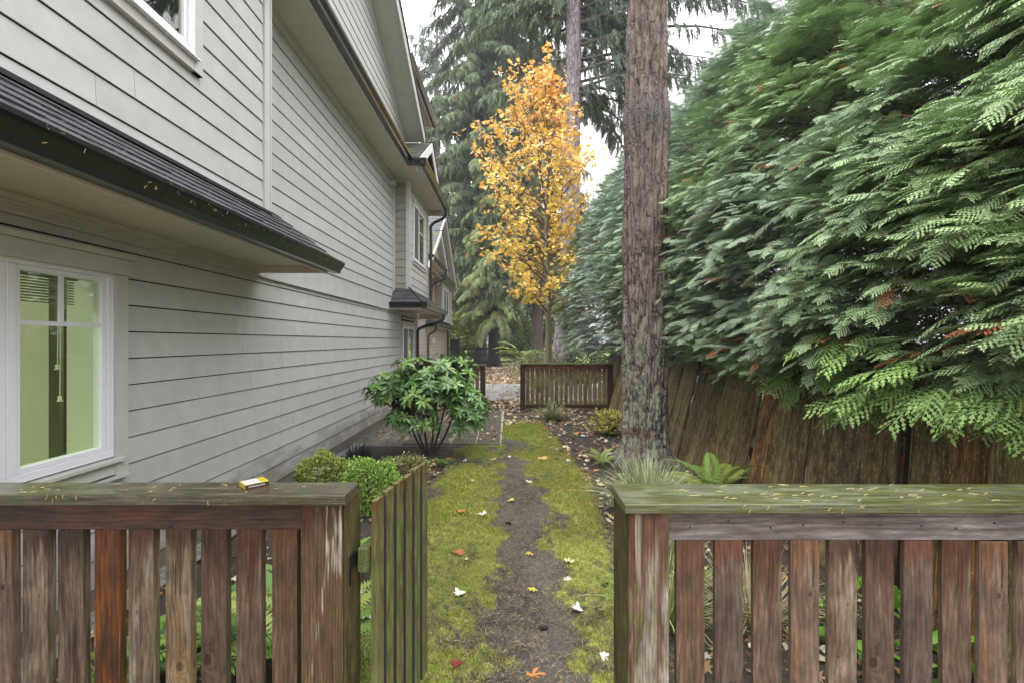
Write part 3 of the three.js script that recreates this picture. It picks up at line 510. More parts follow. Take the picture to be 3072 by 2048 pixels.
{
  // the earth all round, reaching the horizon; littered with brown needles under the trees
  const map = tex(512, 512, (i, j) => { const f = hash(i, j), g = fbm(i * 0.03, j * 0.03, 4), h = noise(i * 0.3, j * 0.12); const k = mix3([0.075, 0.052, 0.032], [0.17, 0.105, 0.055], ss(0.3, 0.7, g * 0.6 + h * 0.4)); const l = 0.7 + 0.6 * f; return [k[0] * l, k[1] * l, k[2] * l]; });
  map.repeat.set(1 / 3, 1 / 3);
  const g = new THREE.PlaneGeometry(800, 800, 1, 1).rotateX(-Math.PI / 2).translate(0, -0.06, -100); structure('ground', boxUV(g), std(0xffffff, 0.95, { map }));
  const mm = tex(256, 256, (i, j) => { const g2 = fbm(i * 0.05, j * 0.05, 4), f = hash(i, j); const k = mix3([0.2, 0.26, 0.05], [0.34, 0.4, 0.1], g2); return [k[0] * (0.7 + 0.6 * f), k[1] * (0.7 + 0.6 * f), k[2]]; }); mm.repeat.set(0.2, 0.2);
  structure('meadow', boxUV(new THREE.PlaneGeometry(160, 90).rotateX(-Math.PI / 2).translate(0, -0.052, -79.5)), std(0xffffff, 0.95, { map: mm }));
  const cm = tex(512, 512, (i, j) => { const g2 = fbm(i * 0.02, j * 0.02, 4), f = hash(i, j), s = ss(0.55, 0.7, fbm(i * 0.008 + 4, j * 0.02, 3)); const v = 0.26 + 0.12 * (g2 - 0.5) + 0.05 * (f - 0.5); return mix3([v, v * 0.98, v * 0.96], [0.16, 0.14, 0.11], s * 0.6); }); cm.repeat.set(0.4, 0.4);
  structure('concrete_path', B(-4.5, 4, -0.1, 0.012, 13.1, 18.3), std(0xffffff, 0.5, { map: cm }));
  structure('gravel_strip', boxUV(new THREE.PlaneGeometry(0.2, 14).rotateX(-Math.PI / 2).translate(-2.5, 0.028, -5.5)), std(new THREE.Color(0.3, 0.3, 0.29), 0.9, { map: tex(128, 128, (i, j) => 0.4 + 0.6 * hash(i >> 1, j >> 1)) }));
}
// paving squares
{
  const pv = [0, 1, 2].map((n) => { const p = tex(256, 256, (i, j) => { const g = fbm(i * 0.03 + n * 9, j * 0.03, 4), f = hash(i + n, j), s = ss(0.5, 0.75, fbm(i * 0.02 + n * 31, j * 0.02 + 7, 3)); const v = 0.13 + 0.08 * (g - 0.5) + 0.025 * (f - 0.5); return mix3([v, v * 0.93, v * 0.8], [0.13, 0.105, 0.055], s * 0.75); });
    return new THREE.MeshPhysicalMaterial({ map: p, roughness: 0.36, clearcoat: 0.35, clearcoatRoughness: 0.18, bumpMap: p, bumpScale: 0.0015 }); });
  const patio = thing('patio', 'wet square concrete pavers laid beside the house wall behind the rhododendron', 'patio', -1.35, 0, -9.2);
  const gj = new RoundedBoxGeometry(0.393, 0.06, 0.393, 2, 0.006), P = 0.407;
  for (let r = 0; r < 9; r++) for (let c = 0; c < 6; c++) {
    const m = local(patio, 'paver', gj, pv[Math.floor(rnd() * 3)]); m.position.set(-0.19 - P * (c + 0.5) + 1.35 - 0.006 * r, 0.012 + rr(-0.003, 0.003), -(7.42 + P * (r + 0.5)) + 9.2 - 0.02 * (c - 3) * 0.4); m.rotation.y = 0.008 + rr(-0.004, 0.004);
  }
  local(patio, 'joint_sand', B(-2.63, -0.18, -0.03, 0.0385, 7.43, 11.05).translate(1.35, 0, 9.2), std(new THREE.Color(0.42, 0.39, 0.32), 0.9));
  local(patio, 'edging', RB(-2.64, -0.17, -0.03, 0.016, -0.02, 0.0, 0.003).translate(1.35, 0, 1.79), M.rock).rotation.y = 0;
}
// ---------------------------------------------------------------- the two front fences with the gate between them
const lin = C3;
const dull = (p) => { for (const k of ['a', 'b', 'c', 'stainC', 'paleC']) if (p[k]) { const g = (p[k][0] + p[k][1] + p[k][2]) / 3; p[k] = mix3(p[k], [g * 1.04, g, g * 0.97], p.keep ?? 0.14); p[k] = [p[k][0] * 1.02, p[k][1] * 0.98, p[k][2] * 0.84]; } return p; };
const PICK = [
  { sd: 1, a: lin(140, 122, 108), b: lin(108, 84, 72), c: lin(92, 62, 50), stain: 0.14, stainC: lin(60, 26, 14), knots: [[0.06, 0.78, 0.006], [0.03, 0.56, 0.007]] },
  { sd: 2, a: lin(128, 108, 94), b: lin(112, 92, 78), c: lin(70, 48, 40), stain: 0.16, stainC: lin(50, 34, 28), knots: [] },
  { sd: 3, keep: 0.02, a: lin(118, 68, 34), b: lin(88, 58, 36), c: lin(136, 78, 32), stain: 0.12, stainC: lin(110, 58, 26), pale: 0.2, paleC: lin(190, 160, 120), knots: [] },
  { sd: 4, a: lin(146, 132, 120), b: lin(122, 98, 82), c: lin(104, 78, 62), stain: 0.12, stainC: lin(86, 40, 18), knots: [[0.03, 0.72, 0.008]] },
  { sd: 5, a: lin(142, 126, 108), b: lin(126, 102, 80), c: lin(150, 118, 80), stain: 0.2, stainC: lin(72, 40, 24), knots: [[0.05, 0.5, 0.02]] },
  { sd: 6, a: lin(114, 92, 80), b: lin(98, 78, 68), c: lin(84, 66, 54), stain: 0.3, stainC: lin(74, 40, 28), knots: [[0.02, 0.53, 0.024]] },
  { sd: 7, a: lin(122, 100, 90), b: lin(106, 84, 72), c: lin(90, 60, 44), stain: 0.22, stainC: lin(96, 52, 30), knots: [] },
  { sd: 8, a: lin(116, 92, 76), b: lin(98, 76, 62), c: lin(112, 80, 56), stain: 0.2, stainC: lin(104, 64, 42), knots: [[0.07, 0.4, 0.009]] },
  { sd: 9, a: lin(110, 92, 86), b: lin(92, 76, 70), c: lin(84, 60, 54), stain: 0.16, stainC: lin(110, 62, 36), knots: [[0.05, 0.44, 0.013]] },
  { sd: 10, a: lin(128, 106, 96), b: lin(104, 82, 74), c: lin(130, 92, 64), stain: 0.18, stainC: lin(128, 86, 54), knots: [[0.06, 0.82, 0.012]] },
].map((p) => woodMat({ W: 0.09, L: 1.05, F: 60, ...dull(p) }, 0.6, 0.0022, 0.12));
const mossC = lin(96, 104, 40);
const CAPL = woodMat({ W: 0.14, L: 2, pw: 160, ph: 1024, sd: 21, a: lin(96, 88, 68), b: lin(80, 70, 50), c: lin(108, 104, 92), moss: 0.46, mossC: lin(80, 84, 40), fleck: 1, fleckC: lin(150, 140, 104), horiz: true, F: 45 }, 0.3, 0.0025, 0.8);
const CAPR = woodMat({ W: 0.21, L: 2, pw: 192, ph: 1024, sd: 22, a: lin(112, 114, 88), b: lin(96, 96, 62), c: lin(118, 126, 108), moss: 0.62, mossC: lin(96, 100, 44), fleck: 1, fleckC: lin(142, 148, 122), horiz: true, F: 40 }, 0.42, 0.0022, 0.3);
const RAILL = woodMat({ W: 0.1, L: 2, pw: 128, ph: 1024, sd: 23, a: lin(92, 66, 54), b: lin(72, 54, 44), c: lin(104, 64, 50), horiz: true, F: 45, knots: [[0.01, 1.5, 0.012], [0.06, 0.9, 0.006]] }, 0.5, 0.002, 0.2);
const RAILR = woodMat({ W: 0.1, L: 2, pw: 128, ph: 1024, sd: 24, a: lin(146, 138, 136), b: lin(124, 114, 112), c: lin(104, 90, 84), horiz: true, F: 40 }, 0.6, 0.002, 0.1);
const POSTL = woodMat({ W: 0.14, L: 1.2, pw: 192, ph: 1024, sd: 25, a: lin(118, 90, 68), b: lin(96, 72, 52), c: lin(110, 84, 62), moss: 0.2, pale: 0.28, paleC: lin(186, 182, 166), stain: 0.1, F: 95, knots: [[0.07, 0.26, 0.018]] }, 0.6, 0.003, 0.12);
const POSTLS = woodMat({ W: 0.17, L: 1.2, pw: 192, ph: 768, sd: 26, a: lin(104, 92, 52), b: lin(92, 78, 46), c: lin(76, 60, 36), moss: 0.42, mossC: lin(110, 108, 58), F: 70 }, 0.7, 0.003);
const POSTR = woodMat({ W: 0.14, L: 1.2, pw: 192, ph: 1024, sd: 27, a: lin(152, 140, 124), b: lin(124, 108, 84), c: lin(92, 52, 34), stain: 0.4, stainC: lin(92, 44, 26), pale: 0.42, paleC: lin(160, 150, 136), moss: 0.3, mossC: lin(104, 104, 54), F: 100 }, 0.6, 0.003, 0.1);
const GATEW = [31, 32, 33].map((sd) => woodMat({ W: 0.09, L: 1, pw: 96, ph: 640, sd, a: lin(132, 132, 84), b: lin(110, 106, 66), c: lin(104, 84, 54), moss: 0.5, mossC: lin(122, 128, 66), stain: 0.1, stainC: lin(110, 64, 36), F: 60 }, 0.65, 0.002, 0.1));
const GATESHADE = std(new THREE.Color(0.05, 0.04, 0.03), 0.8);
const MOSSW = woodMat({ W: 0.14, L: 1.2, pw: 128, ph: 512, sd: 29, a: lin(110, 112, 78), b: lin(98, 98, 58), c: lin(120, 132, 110), moss: 0.85, mossC: lin(100, 112, 60), F: 50 }, 0.6, 0.002);

// a board standing upright with its own wobble: RoundedBox uv per face
function upright(x0, x1, y0, y1, d0, d1, r = 0.003) { return RB(x0, x1, y0, y1, d0, d1, r); }

seed(41);
const FL = thing('picket_fence', 'left front picket fence with a mossy capped rail and the small yellow box on it', 'fence', -1.7, 0, -1.6);
part(FL, 'cap_rail', RB(-2.58, -0.556, 1.152, 1.19, 1.515, 1.655, 0.006), CAPL);
part(FL, 'rail', RB(-2.58, -0.7135, 1.05, 1.151, 1.572, 1.611, 0.004), RAILL);
part(FL, 'rail', RB(-2.58, -0.7135, 0.12, 0.21, 1.572, 1.611, 0.004), RAILL);
{
  const post = part(FL, 'post', RB(-0.713, -0.573, -0.3, 1.151, 1.534, 1.71, 0.006), POSTL);
  part(post, 'post_side', RB(-0.5735, -0.5655, -0.1, 1.15, 1.545, 1.70, 0.003), POSTLS);
  for (let k = 0; k < 15; k++) { const x1 = -0.7466 - 0.1233 * k + rr(-0.003, 0.003), lean = rr(-0.003, 0.003); const m = part(FL, 'picket', upright(x1 - 0.088, x1, 0.14, 1.051, 1.5755, 1.6075), PICK[[7, 6, 5, 4, 3, 2, 1, 0, 9, 8, 6, 5, 4, 3, 1][k]]); m.rotation.z = lean; m.position.y += 0; m.position.x += lean * 0.6; }
}
const FR = thing('picket_fence', 'right front picket fence with a broad green mossy cap and silvery rail', 'fence', 1.4, 0, -1.65);
part(FR, 'cap_rail', RB(0.3795, 2.9, 1.118, 1.152, 1.533, 1.757, 0.006), CAPR);
part(FR, 'rail', RB(0.5405, 2.9, 1.008, 1.117, 1.585, 1.62, 0.004), RAILR);
part(FR, 'rail', RB(0.5405, 2.9, 0.12, 0.21, 1.585, 1.62, 0.004), RAILR);
{
  const post = part(FR, 'post', RB(0.399, 0.5385, -0.3, 1.117, 1.553, 1.76, 0.006), POSTR);
  part(post, 'post_side', RB(0.391, 0.3985, -0.1, 1.116, 1.563, 1.75, 0.003), POSTLS);
  for (let k = 0; k < 17; k++) { const x0 = 0.5765 + 0.1323 * k + rr(-0.003, 0.003); const m = part(FR, 'picket', upright(x0, x0 + 0.1, 0.14, 1.009, 1.588, 1.608), PICK[[7, 8, 6, 9, 0, 5, 8, 6, 9, 0, 3, 1, 6, 8, 4, 5, 0][k]]); const lean = rr(-0.004, 0.004); m.rotation.z = lean; m.position.x += lean * 0.6; }
}
// the open gate leaf
{
  const a = V(-0.487, 0, -1.6), b = V(-0.396, 0, -2.165), len = a.distanceTo(b), ang = Math.atan2(b.x - a.x, -(b.z - a.z));
  const G = thing('gate', 'green mossy picket gate standing open inward beside the left gatepost', 'gate', a.x, 0, a.z); G.rotation.y = -ang;
  const n = 6, w = len / n;
  for (let k = 0; k < n; k++) { const c = 0.15 + rr(-0.003, 0.003), z = -(k + 0.5) * w; const g = new RoundedBoxGeometry(0.02, 0.985, w - 0.03, 2, 0.003); const m = local(G, 'picket', g, GATEW[k % 3]); m.position.set(-0.01 + rr(-0.003, 0.002), c + 0.4925 + rr(-0.004, 0.004), z); if (k) local(m, 'gap_shade_strip', new THREE.BoxGeometry(0.0185, 0.97, 0.003).translate(0, -0.004, (w - 0.03) / 2 + 0.0016), GATESHADE); }  // dark strips on the picket edges paint in the shade of the gaps
  for (const y of [0.98 - 0.02, 0.3]) { const m = local(G, 'rail', new RoundedBoxGeometry(0.036, 0.085, len - 0.01, 2, 0.004), MOSSW); m.position.set(-0.0395, y - 0.03, -len / 2 + 0.012); }
  const h = local(G, 'hinge', [new THREE.BoxGeometry(0.012, 0.05, 0.05).translate(-0.075, 0.93, 0.01), new THREE.CylinderGeometry(0.009, 0.009, 0.1, 10).translate(-0.078, 0.9, 0.03)], M.pipeMetal);
  h.material = M.pipeMetal;
}
for (const [F, y, d, x0, n, p] of [[FL, 0.165, 1.5715, -0.79, 14, -0.1233], [FR, 1.062, 1.5845, 0.6265, 17, 0.1323]]) { const g = []; for (let k = 0; k < n; k++) g.push(new THREE.CylinderGeometry(0.0035, 0.0035, 0.002, 8).rotateX(Math.PI / 2).translate(x0 + p * k + rr(-0.01, 0.01), y + rr(-0.015, 0.015), -d)); part(F, 'nail_heads', g, M.pipeMetal, 'stuff'); }
// pale box lying on the left cap
{
  const w = 128, t = document.createElement('canvas'); t.width = 512; t.height = 128; const c = t.getContext('2d');
  c.fillStyle = '#2b2622'; c.fillRect(0, 0, 512, 128); c.fillStyle = '#e9e6dc'; c.font = 'bold 52px sans-serif'; c.textBaseline = 'middle'; c.fillText('LB Standard Bold', 70, 62, 350);
  const tx = new THREE.CanvasTexture(t); tx.colorSpace = THREE.SRGBColorSpace;
  const bx = thing('carton', 'small flat yellow and black carton lying on the left fence cap', 'box', -0.915, 1.1905, -1.557); bx.rotation.y = Math.atan2(0.051, 0.049);
  const q = std(S(186, 170, 44), 0.4), top = std(S(206, 196, 196), 0.35);
  local(bx, 'box_body', new RoundedBoxGeometry(0.078, 0.0165, 0.066, 1, 0.001).translate(0.039, 0.00925, -0.033), q);
  local(bx, 'printed_side', new THREE.PlaneGeometry(0.0765, 0.015).translate(0.039, 0.00925, 0.0006), std(0xffffff, 0.35, { map: tx }));
  local(bx, 'top_label', new THREE.PlaneGeometry(0.05, 0.06).rotateX(-Math.PI / 2).translate(0.028, 0.0178, -0.033), top);
  local(bx, 'red_edge', B(0, 0.078, 0, 0.0009, 0, 0.066), std(S(150, 40, 60), 0.4));
}
// conifer needles lying on the caps
{
  seed(55); const g = [], g2 = [];
  const needle = (x, y, d, l, out, wall) => { const a = rr(-0.5, 0.5) + (wall ? 1.2 : 0), p = V(x, y, -d), dx = V(Math.cos(a) * l, wall ? Math.sin(a) * l * 0.7 : 0.001, wall ? 0.001 : Math.sin(a) * l * 0.8); out.push(tube([p.clone().sub(dx), p.clone().add(V(0, 0.0015, rr(-0.003, 0.003))), p.clone().add(dx)], 0.0011, 4, 4)); };
  for (let k = 0; k < 42; k++) needle(rr(0.6, 1.72), 1.1535, rr(1.55, 1.74), rr(0.006, 0.015), g);
  for (let k = 0; k < 10; k++) needle(rr(0.7, 1.4), rr(1.125, 1.148), 1.531, rr(0.006, 0.012), g, true);
  for (let k = 0; k < 26; k++) needle(rr(-1.7, -0.6), 1.1915, rr(1.53, 1.64), rr(0.004, 0.011), g2);
  for (let k = 0; k < 7; k++) needle(rr(-1.7, -0.8), rr(1.16, 1.186), 1.5132, rr(0.006, 0.013), g2, true);
  const nm = std(S(204, 184, 128), 0.7);
  for (const [gg, lb] of [[g, 'yellow conifer needles scattered on the right mossy fence cap'], [g2, 'dry conifer needles scattered on the left fence cap']]) { const m = part(scene, 'conifer_needles', gg, nm, 'stuff'); tag(m, lb, 'needles'); }
}
// the low fence at the far end of the garden, right and left of its opening
{
  const W2 = [51, 52, 53, 54].map((sd) => woodMat({ W: 0.09, L: 0.9, pw: 48, ph: 256, sd, a: lin(138, 128, 92), b: lin(112, 96, 62), c: lin(98, 64, 48), moss: 0.45, mossC: lin(112, 118, 52), stain: 0.25, stainC: lin(96, 52, 38) }, 0.75, 0.002));
  const dark = woodMat({ W: 0.12, L: 1.2, pw: 48, ph: 256, sd: 57, a: lin(62, 40, 28), b: lin(48, 32, 24), c: lin(80, 48, 34) }, 0.7, 0.002);
  const red = woodMat({ W: 0.1, L: 2, pw: 48, ph: 512, sd: 58, a: lin(150, 96, 78), b: lin(120, 72, 58), c: lin(158, 120, 100), horiz: true }, 0.7, 0.002);
  const panel = (F, x0, x1, db, y0, y1, n) => {
    part(F, 'post', RB(x0, x0 + 0.125, -0.1, y1 - 0.03, db - 0.06, db + 0.07, 0.005), dark); part(F, 'post', RB(x1 - 0.125, x1, -0.1, y1 - 0.03, db - 0.06, db + 0.07, 0.005), dark);
    part(F, 'cap_rail', RB(x0 - 0.02, x1 + 0.02, y1 - 0.029, y1 + 0.01, db - 0.09, db + 0.1, 0.005), MOSSW);
    part(F, 'rail', RB(x0 + 0.126, x1 - 0.126, y1 - 0.13, y1 - 0.03, db - 0.02, db + 0.02, 0.004), red); part(F, 'rail', RB(x0 + 0.126, x1 - 0.126, y0, y0 + 0.09, db - 0.02, db + 0.02, 0.004), dark);
    const p = (x1 - x0 - 0.27) / n; for (let k = 0; k < n; k++) part(F, 'picket', RB(x0 + 0.14 + p * k, x0 + 0.14 + p * k + p * 0.74, y0 + 0.08, y1 - 0.128, db - 0.014, db + 0.012, 0.002), W2[Math.floor(rnd() * 4)]);
  };
  const F3 = thing('picket_fence', 'low mossy picket panel at the far end, right of the opening to the concrete path', 'fence', 1.4, 0, -11.1); panel(F3, 0.2, 2.46, 11.1, 0.08, 1.17, 17);
  const F4 = thing('picket_fence', 'low picket panel at the far end, behind the rhododendron next to the house', 'fence', -1.6, 0, -11.4); panel(F4, -2.56, -0.67, 11.4, 0.08, 1.12, 14);
}
// tall fence of broad planks on the right, leaning outwards
{
  seed(61);
  const PL = [[lin(168, 150, 104), lin(140, 122, 84), 0.3, lin(172, 172, 122)], [lin(180, 128, 78), lin(130, 94, 62), 0.1, lin(160, 150, 100)], [lin(140, 118, 82), lin(108, 90, 64), 0.25, lin(140, 134, 92)], [lin(196, 146, 92), lin(140, 98, 64), 0.05, lin(176, 164, 112)], [lin(156, 136, 94), lin(122, 102, 72), 0.2, lin(150, 146, 100)], [lin(140, 118, 90), lin(112, 96, 74), 0.12, lin(134, 130, 94)]].map(([a, b, moss, mc], i) => woodMat({ W: 0.28, L: 1.6, pw: 160, ph: 640, sd: 70 + i, a, b, c: lin(96, 74, 46), moss, mossC: mc, pale: 0.2, paleC: lin(196, 184, 146), stain: 0.45, stainC: lin(44, 34, 24), streak: 0.4, fleck: 1, F: 50, knots: i % 2 ? [[0.1, 0.9, 0.02]] : [] }, 0.75, 0.003));
  const dk = std(new THREE.Color(0.02, 0.016, 0.013), 0.9);
  const F = thing('plank_fence', 'tall weathered plank fence under the cedar hedge, leaning outward on the right', 'fence', 2.4, 0, -6);
  const lean = (d) => mix(4, 14, ss(2.4, 5.6, d)) * Math.PI / 180, X0 = (d) => 2.36 - 0.02 * (d - 5) * 0.2;
  const order = [0, 0, 4, 1, 2, 3, 1, 4, 2, 5, 0, 4]; let d = 0.7, k = 0;
  const gaps = [[2.78, 0.1], [3.76, 0.045], [4.66, 0.1], [6.45, 0.09], [8.4, 0.08], [10.2, 0.08]];
  while (d < 12.2) {
    let w = rr(0.24, 0.3); const gp = gaps.find(([g]) => g > d + 0.06 && g < d + w + 0.12); if (gp) w = gp[0] - d;
    const m = new THREE.Mesh(new RoundedBoxGeometry(0.022, 1.62, w - 0.006, 2, 0.003).translate(0, 0.72, 0), PL[d > 4.7 ? [0, 0, 4, 0, 2][k % 5] : order[(k * 5) % 12]]); m.name = 'plank';
    const a = lean(d) + rr(-0.008, 0.008); m.position.set(X0(d) - 2.4 + rr(-0.006, 0.006), rr(-0.02, 0.01), -(d + w / 2) + 6); m.rotation.z = -a; m.rotation.order = 'YZX'; F.add(m);
    d += w + (gp ? gp[1] : -0.003); k++;
  }
  for (const [g, w] of gaps) { const m = local(F, 'post', new THREE.BoxGeometry(0.09, 1.6, 0.1).translate(0.09, 0.72, 0), dk); m.position.set(X0(g) - 2.4, 0, -(g + w / 2) + 6); m.rotation.z = -lean(g); }
  for (let i = 0; i < 11; i++) { const a = 0.7 + i * 1.04, q = (t) => { const l = lean(t), h = 1.52; return V(X0(t) + Math.sin(l) * h, Math.cos(l) * h, -t); }; const p0 = q(a), p1 = q(a + 1.04), e = V(-0.02, 0.0, 0), up = V(0, 0.06, 0), bk = V(0.07, 0.02, 0); part(F, 'top_rail', hexa(p0.clone().add(e), p1.clone().add(e), p1.clone().add(e).add(up), p0.clone().add(e).add(up), p0.clone().add(bk), p1.clone().add(bk), p1.clone().add(bk).add(up), p0.clone().add(bk).add(up)), dk); }
}
// rail fence far behind
{
  const F = thing('rail_fence', 'dark three rail field fence behind the far cedar trunk', 'fence', -1.2, 0, -32.6), D = 32.6;
  for (const y of [0.28, 0.75, 1.2]) part(F, 'rail', B(-9, 0.75, y - 0.06, y + 0.06, D, D + 0.05), M.black);
  for (const x of [-8.2, -5.2, -2.4, 0.7]) part(F, 'post', B(x - 0.09, x + 0.09, -0.1, 1.42, D + 0.051, D + 0.2), M.black);
  const q = thing('board_screen', 'short dark board screen at the far corner of the tan townhouse', 'screen', -3.9, 0, -29.8);
  for (let k = 0; k < 4; k++) part(q, 'board', B(-4.05 + 0.16 * k, -3.9 + 0.16 * k, 0, 1.85, 29.75, 29.78), M.black);
}
// ---------------------------------------------------------------- leaf shapes
const UP = V(0, 1, 0);
function leafFan(list) {                                        // list of [base, dir, length, width, normal]: one folded diamond each
  const P = [], I = [];
  for (const [b, d, l, w, n] of list) {
    const s = V(0, 0, 0).crossVectors(d, n).normalize().multiplyScalar(w / 2), m = b.clone().addScaledVector(d, l * 0.45), t = b.clone().addScaledVector(d, l), k = P.length / 3;
    for (const p of [b, m.clone().add(s).addScaledVector(n, w * 0.12), t, m.clone().sub(s).addScaledVector(n, w * 0.12)]) P.push(p.x, p.y, p.z);
    I.push(k, k + 1, k + 2, k, k + 2, k + 3);
  }
  return geoFrom(P, I);
}
function warp(g, f) { const p = g.attributes.position; for (let i = 0; i < p.count; i++) { const q = f(V(p.getX(i), p.getY(i), p.getZ(i))); p.setXYZ(i, q.x, q.y, q.z); } g.computeVertexNormals(); return g; }
// flat lacy spray of a cedar, 1 m long along +z, drooping to its tips
function cedarFrond(sd) {
  seed(sd); const L2 = [], N = V(0, 1, 0), n = 7;
  L2.push([V(0, 0, 0), V(0, 0, 1), 1, 0.04, N]);
  for (let k = 0; k < n; k++) for (const s of [-1, 1]) {
    const t = 0.08 + 0.86 * (k + (s > 0 ? 0.45 : 0)) / n, len = 0.40 * Math.pow(1 - t, 0.7) * (t < 0.22 ? 0.6 + t * 1.8 : 1) + 0.09 + rr(-0.05, 0.07), a0 = s * rr(0.75, 0.98), b = V(0, 0, t);
    let p = b.clone(), a = a0; const q = Math.max(2, Math.round(len / 0.075)), st = len / q;
    for (let j = 0; j < q; j++) {                              // a side twig bending towards the tip, toothed with scale leaves
      const d = V(Math.sin(a), 0, Math.cos(a)), wd = 0.05 * (1 - 0.5 * j / q);
      L2.push([p.clone(), d, st * 1.5, wd, N]);
      for (const s2 of [-1, 1]) { const aa = a + s2 * rr(0.45, 0.65); L2.push([p.clone().addScaledVector(d, st * 0.35), V(Math.sin(aa), 0, Math.cos(aa)), 0.075 * (1 - 0.45 * j / q), 0.03, N]); }
      p.addScaledVector(d, st); a -= s * 0.07;
    }
  }
  const tw = rr(-0.3, 0.3);
  return warp(leafFan(L2), (p) => { const r = Math.hypot(p.x, p.z); return V(p.x, p.y - 0.26 * r * r - 0.55 * p.x * p.x + tw * p.x * p.z * 0.4 + 0.02 * Math.sin(p.x * 26 + p.z * 9) * r, p.z); });
}
// hanging spray of a fir, 1 m long along +z
function firSpray(sd) {
  seed(sd); const L2 = [];
  for (let k = 0; k < 26; k++) { const t = k / 26, s = k % 2 ? 1 : -1, a = s * rr(0.35, 0.9), el = rr(-0.9, 0.15); L2.push([V(0, 0, t), V(Math.sin(a), el, Math.cos(a)).normalize(), rr(0.22, 0.42) * (1.1 - 0.6 * t), 0.055, V(rr(-0.6, 0.6), 1, rr(-0.4, 0.4)).normalize()]); }
  L2.push([V(0, 0, 0), V(0, 0, 1), 1.05, 0.05, UP]);
  return warp(leafFan(L2), (p) => V(p.x, p.y - 0.35 * p.z * p.z, p.z));
}
// five-lobed maple leaf, about 1 m across, lying in x-z with the stalk at the origin
function mapleLeaf(sd, full) {
  seed(sd); const tips = [[-0.62, 0.12], [-0.5, 0.62], [0, 1.0], [0.5, 0.62], [0.62, 0.12]], P = [[0, 0]];
  const out = [];
  const dent = [[-0.2, -0.02], [-0.3, 0.3], [-0.16, 0.52], [0.16, 0.52], [0.3, 0.3], [0.2, -0.02]];
  for (let i = 0; i < 5; i++) {
    out.push(dent[i]); const [tx, ty] = tips[i];
    if (full) { const [ax, ay] = dent[i], [bx2, by] = dent[i + 1]; const sh = (px, py, f, o) => [mix(px, tx, f) + o * (ty - py) * 0.2, mix(py, ty, f) - o * (tx - px) * 0.2]; out.push(sh(ax, ay, 0.5, -0.9), sh(ax, ay, 0.62, -0.3), [tx, ty], sh(bx2, by, 0.62, 0.3), sh(bx2, by, 0.5, 0.9)); }
    else out.push([tx, ty]);
  }
  out.push(dent[5]);
  const V3 = [0, 0, 0.25], I = []; for (const [x, z] of out) V3.push(x, 0, z);
  for (let i = 1; i < out.length; i++) I.push(0, i + 1, i);
  I.push(0, 1, out.length);
  const c1 = rr(0.3, 0.9), c2 = rr(-0.5, 0.7), c3 = rr(-0.8, 0.8);
  return warp(geoFrom(V3, I), (p) => V(p.x, c1 * p.x * p.x * 0.9 + c2 * (p.z - 0.4) * (p.z - 0.4) * 0.8 + c3 * p.x * p.z * 0.4 + 0.05 * Math.sin(p.x * 9 + p.z * 7), p.z));
}
const CF = [101, 102, 103, 104].map((s) => cedarFrond(s)), FS = [111, 112, 113].map(firSpray), ML = [121, 122, 123, 124].map((s) => mapleLeaf(s, false)), MF = [131, 132, 133, 134].map((s) => mapleLeaf(s, true));
const OV = [141, 142].map((s) => { seed(s); return leafFan([[V(0, 0, 0), V(rr(-0.1, 0.1), 0.05, 1).normalize(), 1, 0.6, UP]]); });
const leafMat = std(0xffffff, 0.5), needleMat = std(0xffffff, 0.72), dryMat = std(0xffffff, 0.8);
const thinLeaf = new THREE.MeshPhysicalMaterial({ color: 0xffffff, roughness: 0.9, transmission: 0.35, thickness: 0 });

// ---------------------------------------------------------------- trunks
function trunk(parent, name, { x, d, h, rad, cx = () => 0, cz = () => 0, seg = 96, rows = 300, mat, around = 1, height = 8, rough = 0.02, flare = 0, y0 = -0.1 }) {
  const P = [], uv = [], I = [];
  for (let j = 0; j <= rows; j++) for (let i = 0; i <= seg; i++) {
    const y = y0 + (h - y0) * Math.pow(j / rows, 1.0), a = i / seg * Math.PI * 2, u = i / seg * around * 6;
    const ca = Math.cos(a), sa = Math.sin(a);
    const nz = fbm(ca * 6 + 20, y * 2.1 + sa * 6, 3) - 0.5, ridge = Math.abs(2 * fbm(ca * 5 + sa * 3 + 40 + 0.3 * Math.sin(y * 2), sa * 9 + y * 1.3, 3) - 1);
    let r = rad(y) + rough * (nz * 1.2 - (1 - ss(0, 0.35, ridge)) * 0.9);
    if (flare) r += flare * Math.exp(-Math.max(0, y) / 0.16) * (0.5 + 0.5 * Math.sin(a * 5 + 1));
    P.push(x + cx(y) + ca * r, y, -d + cz(y) + sa * r); uv.push(i / seg, y / height);
  }
  for (let j = 0; j < rows; j++) for (let i = 0; i < seg; i++) { const a = j * (seg + 1) + i, b = a + 1, c = a + seg + 1, e = c + 1; I.push(a, c, e, a, e, b); }
  const g = new THREE.BufferGeometry(); g.setAttribute('position', new THREE.Float32BufferAttribute(P, 3)); g.setAttribute('uv', new THREE.Float32BufferAttribute(uv, 2)); g.setIndex(I); g.computeVertexNormals();
  return part(parent, name, g, mat);
}
const curve = (pts) => (y) => { for (let i = 1; i < pts.length; i++) if (y <= pts[i][0]) { const t = clamp((y - pts[i - 1][0]) / (pts[i][0] - pts[i - 1][0])); return mix(pts[i - 1][1], pts[i][1], t * t * (3 - 2 * t)); } return pts[pts.length - 1][1]; };
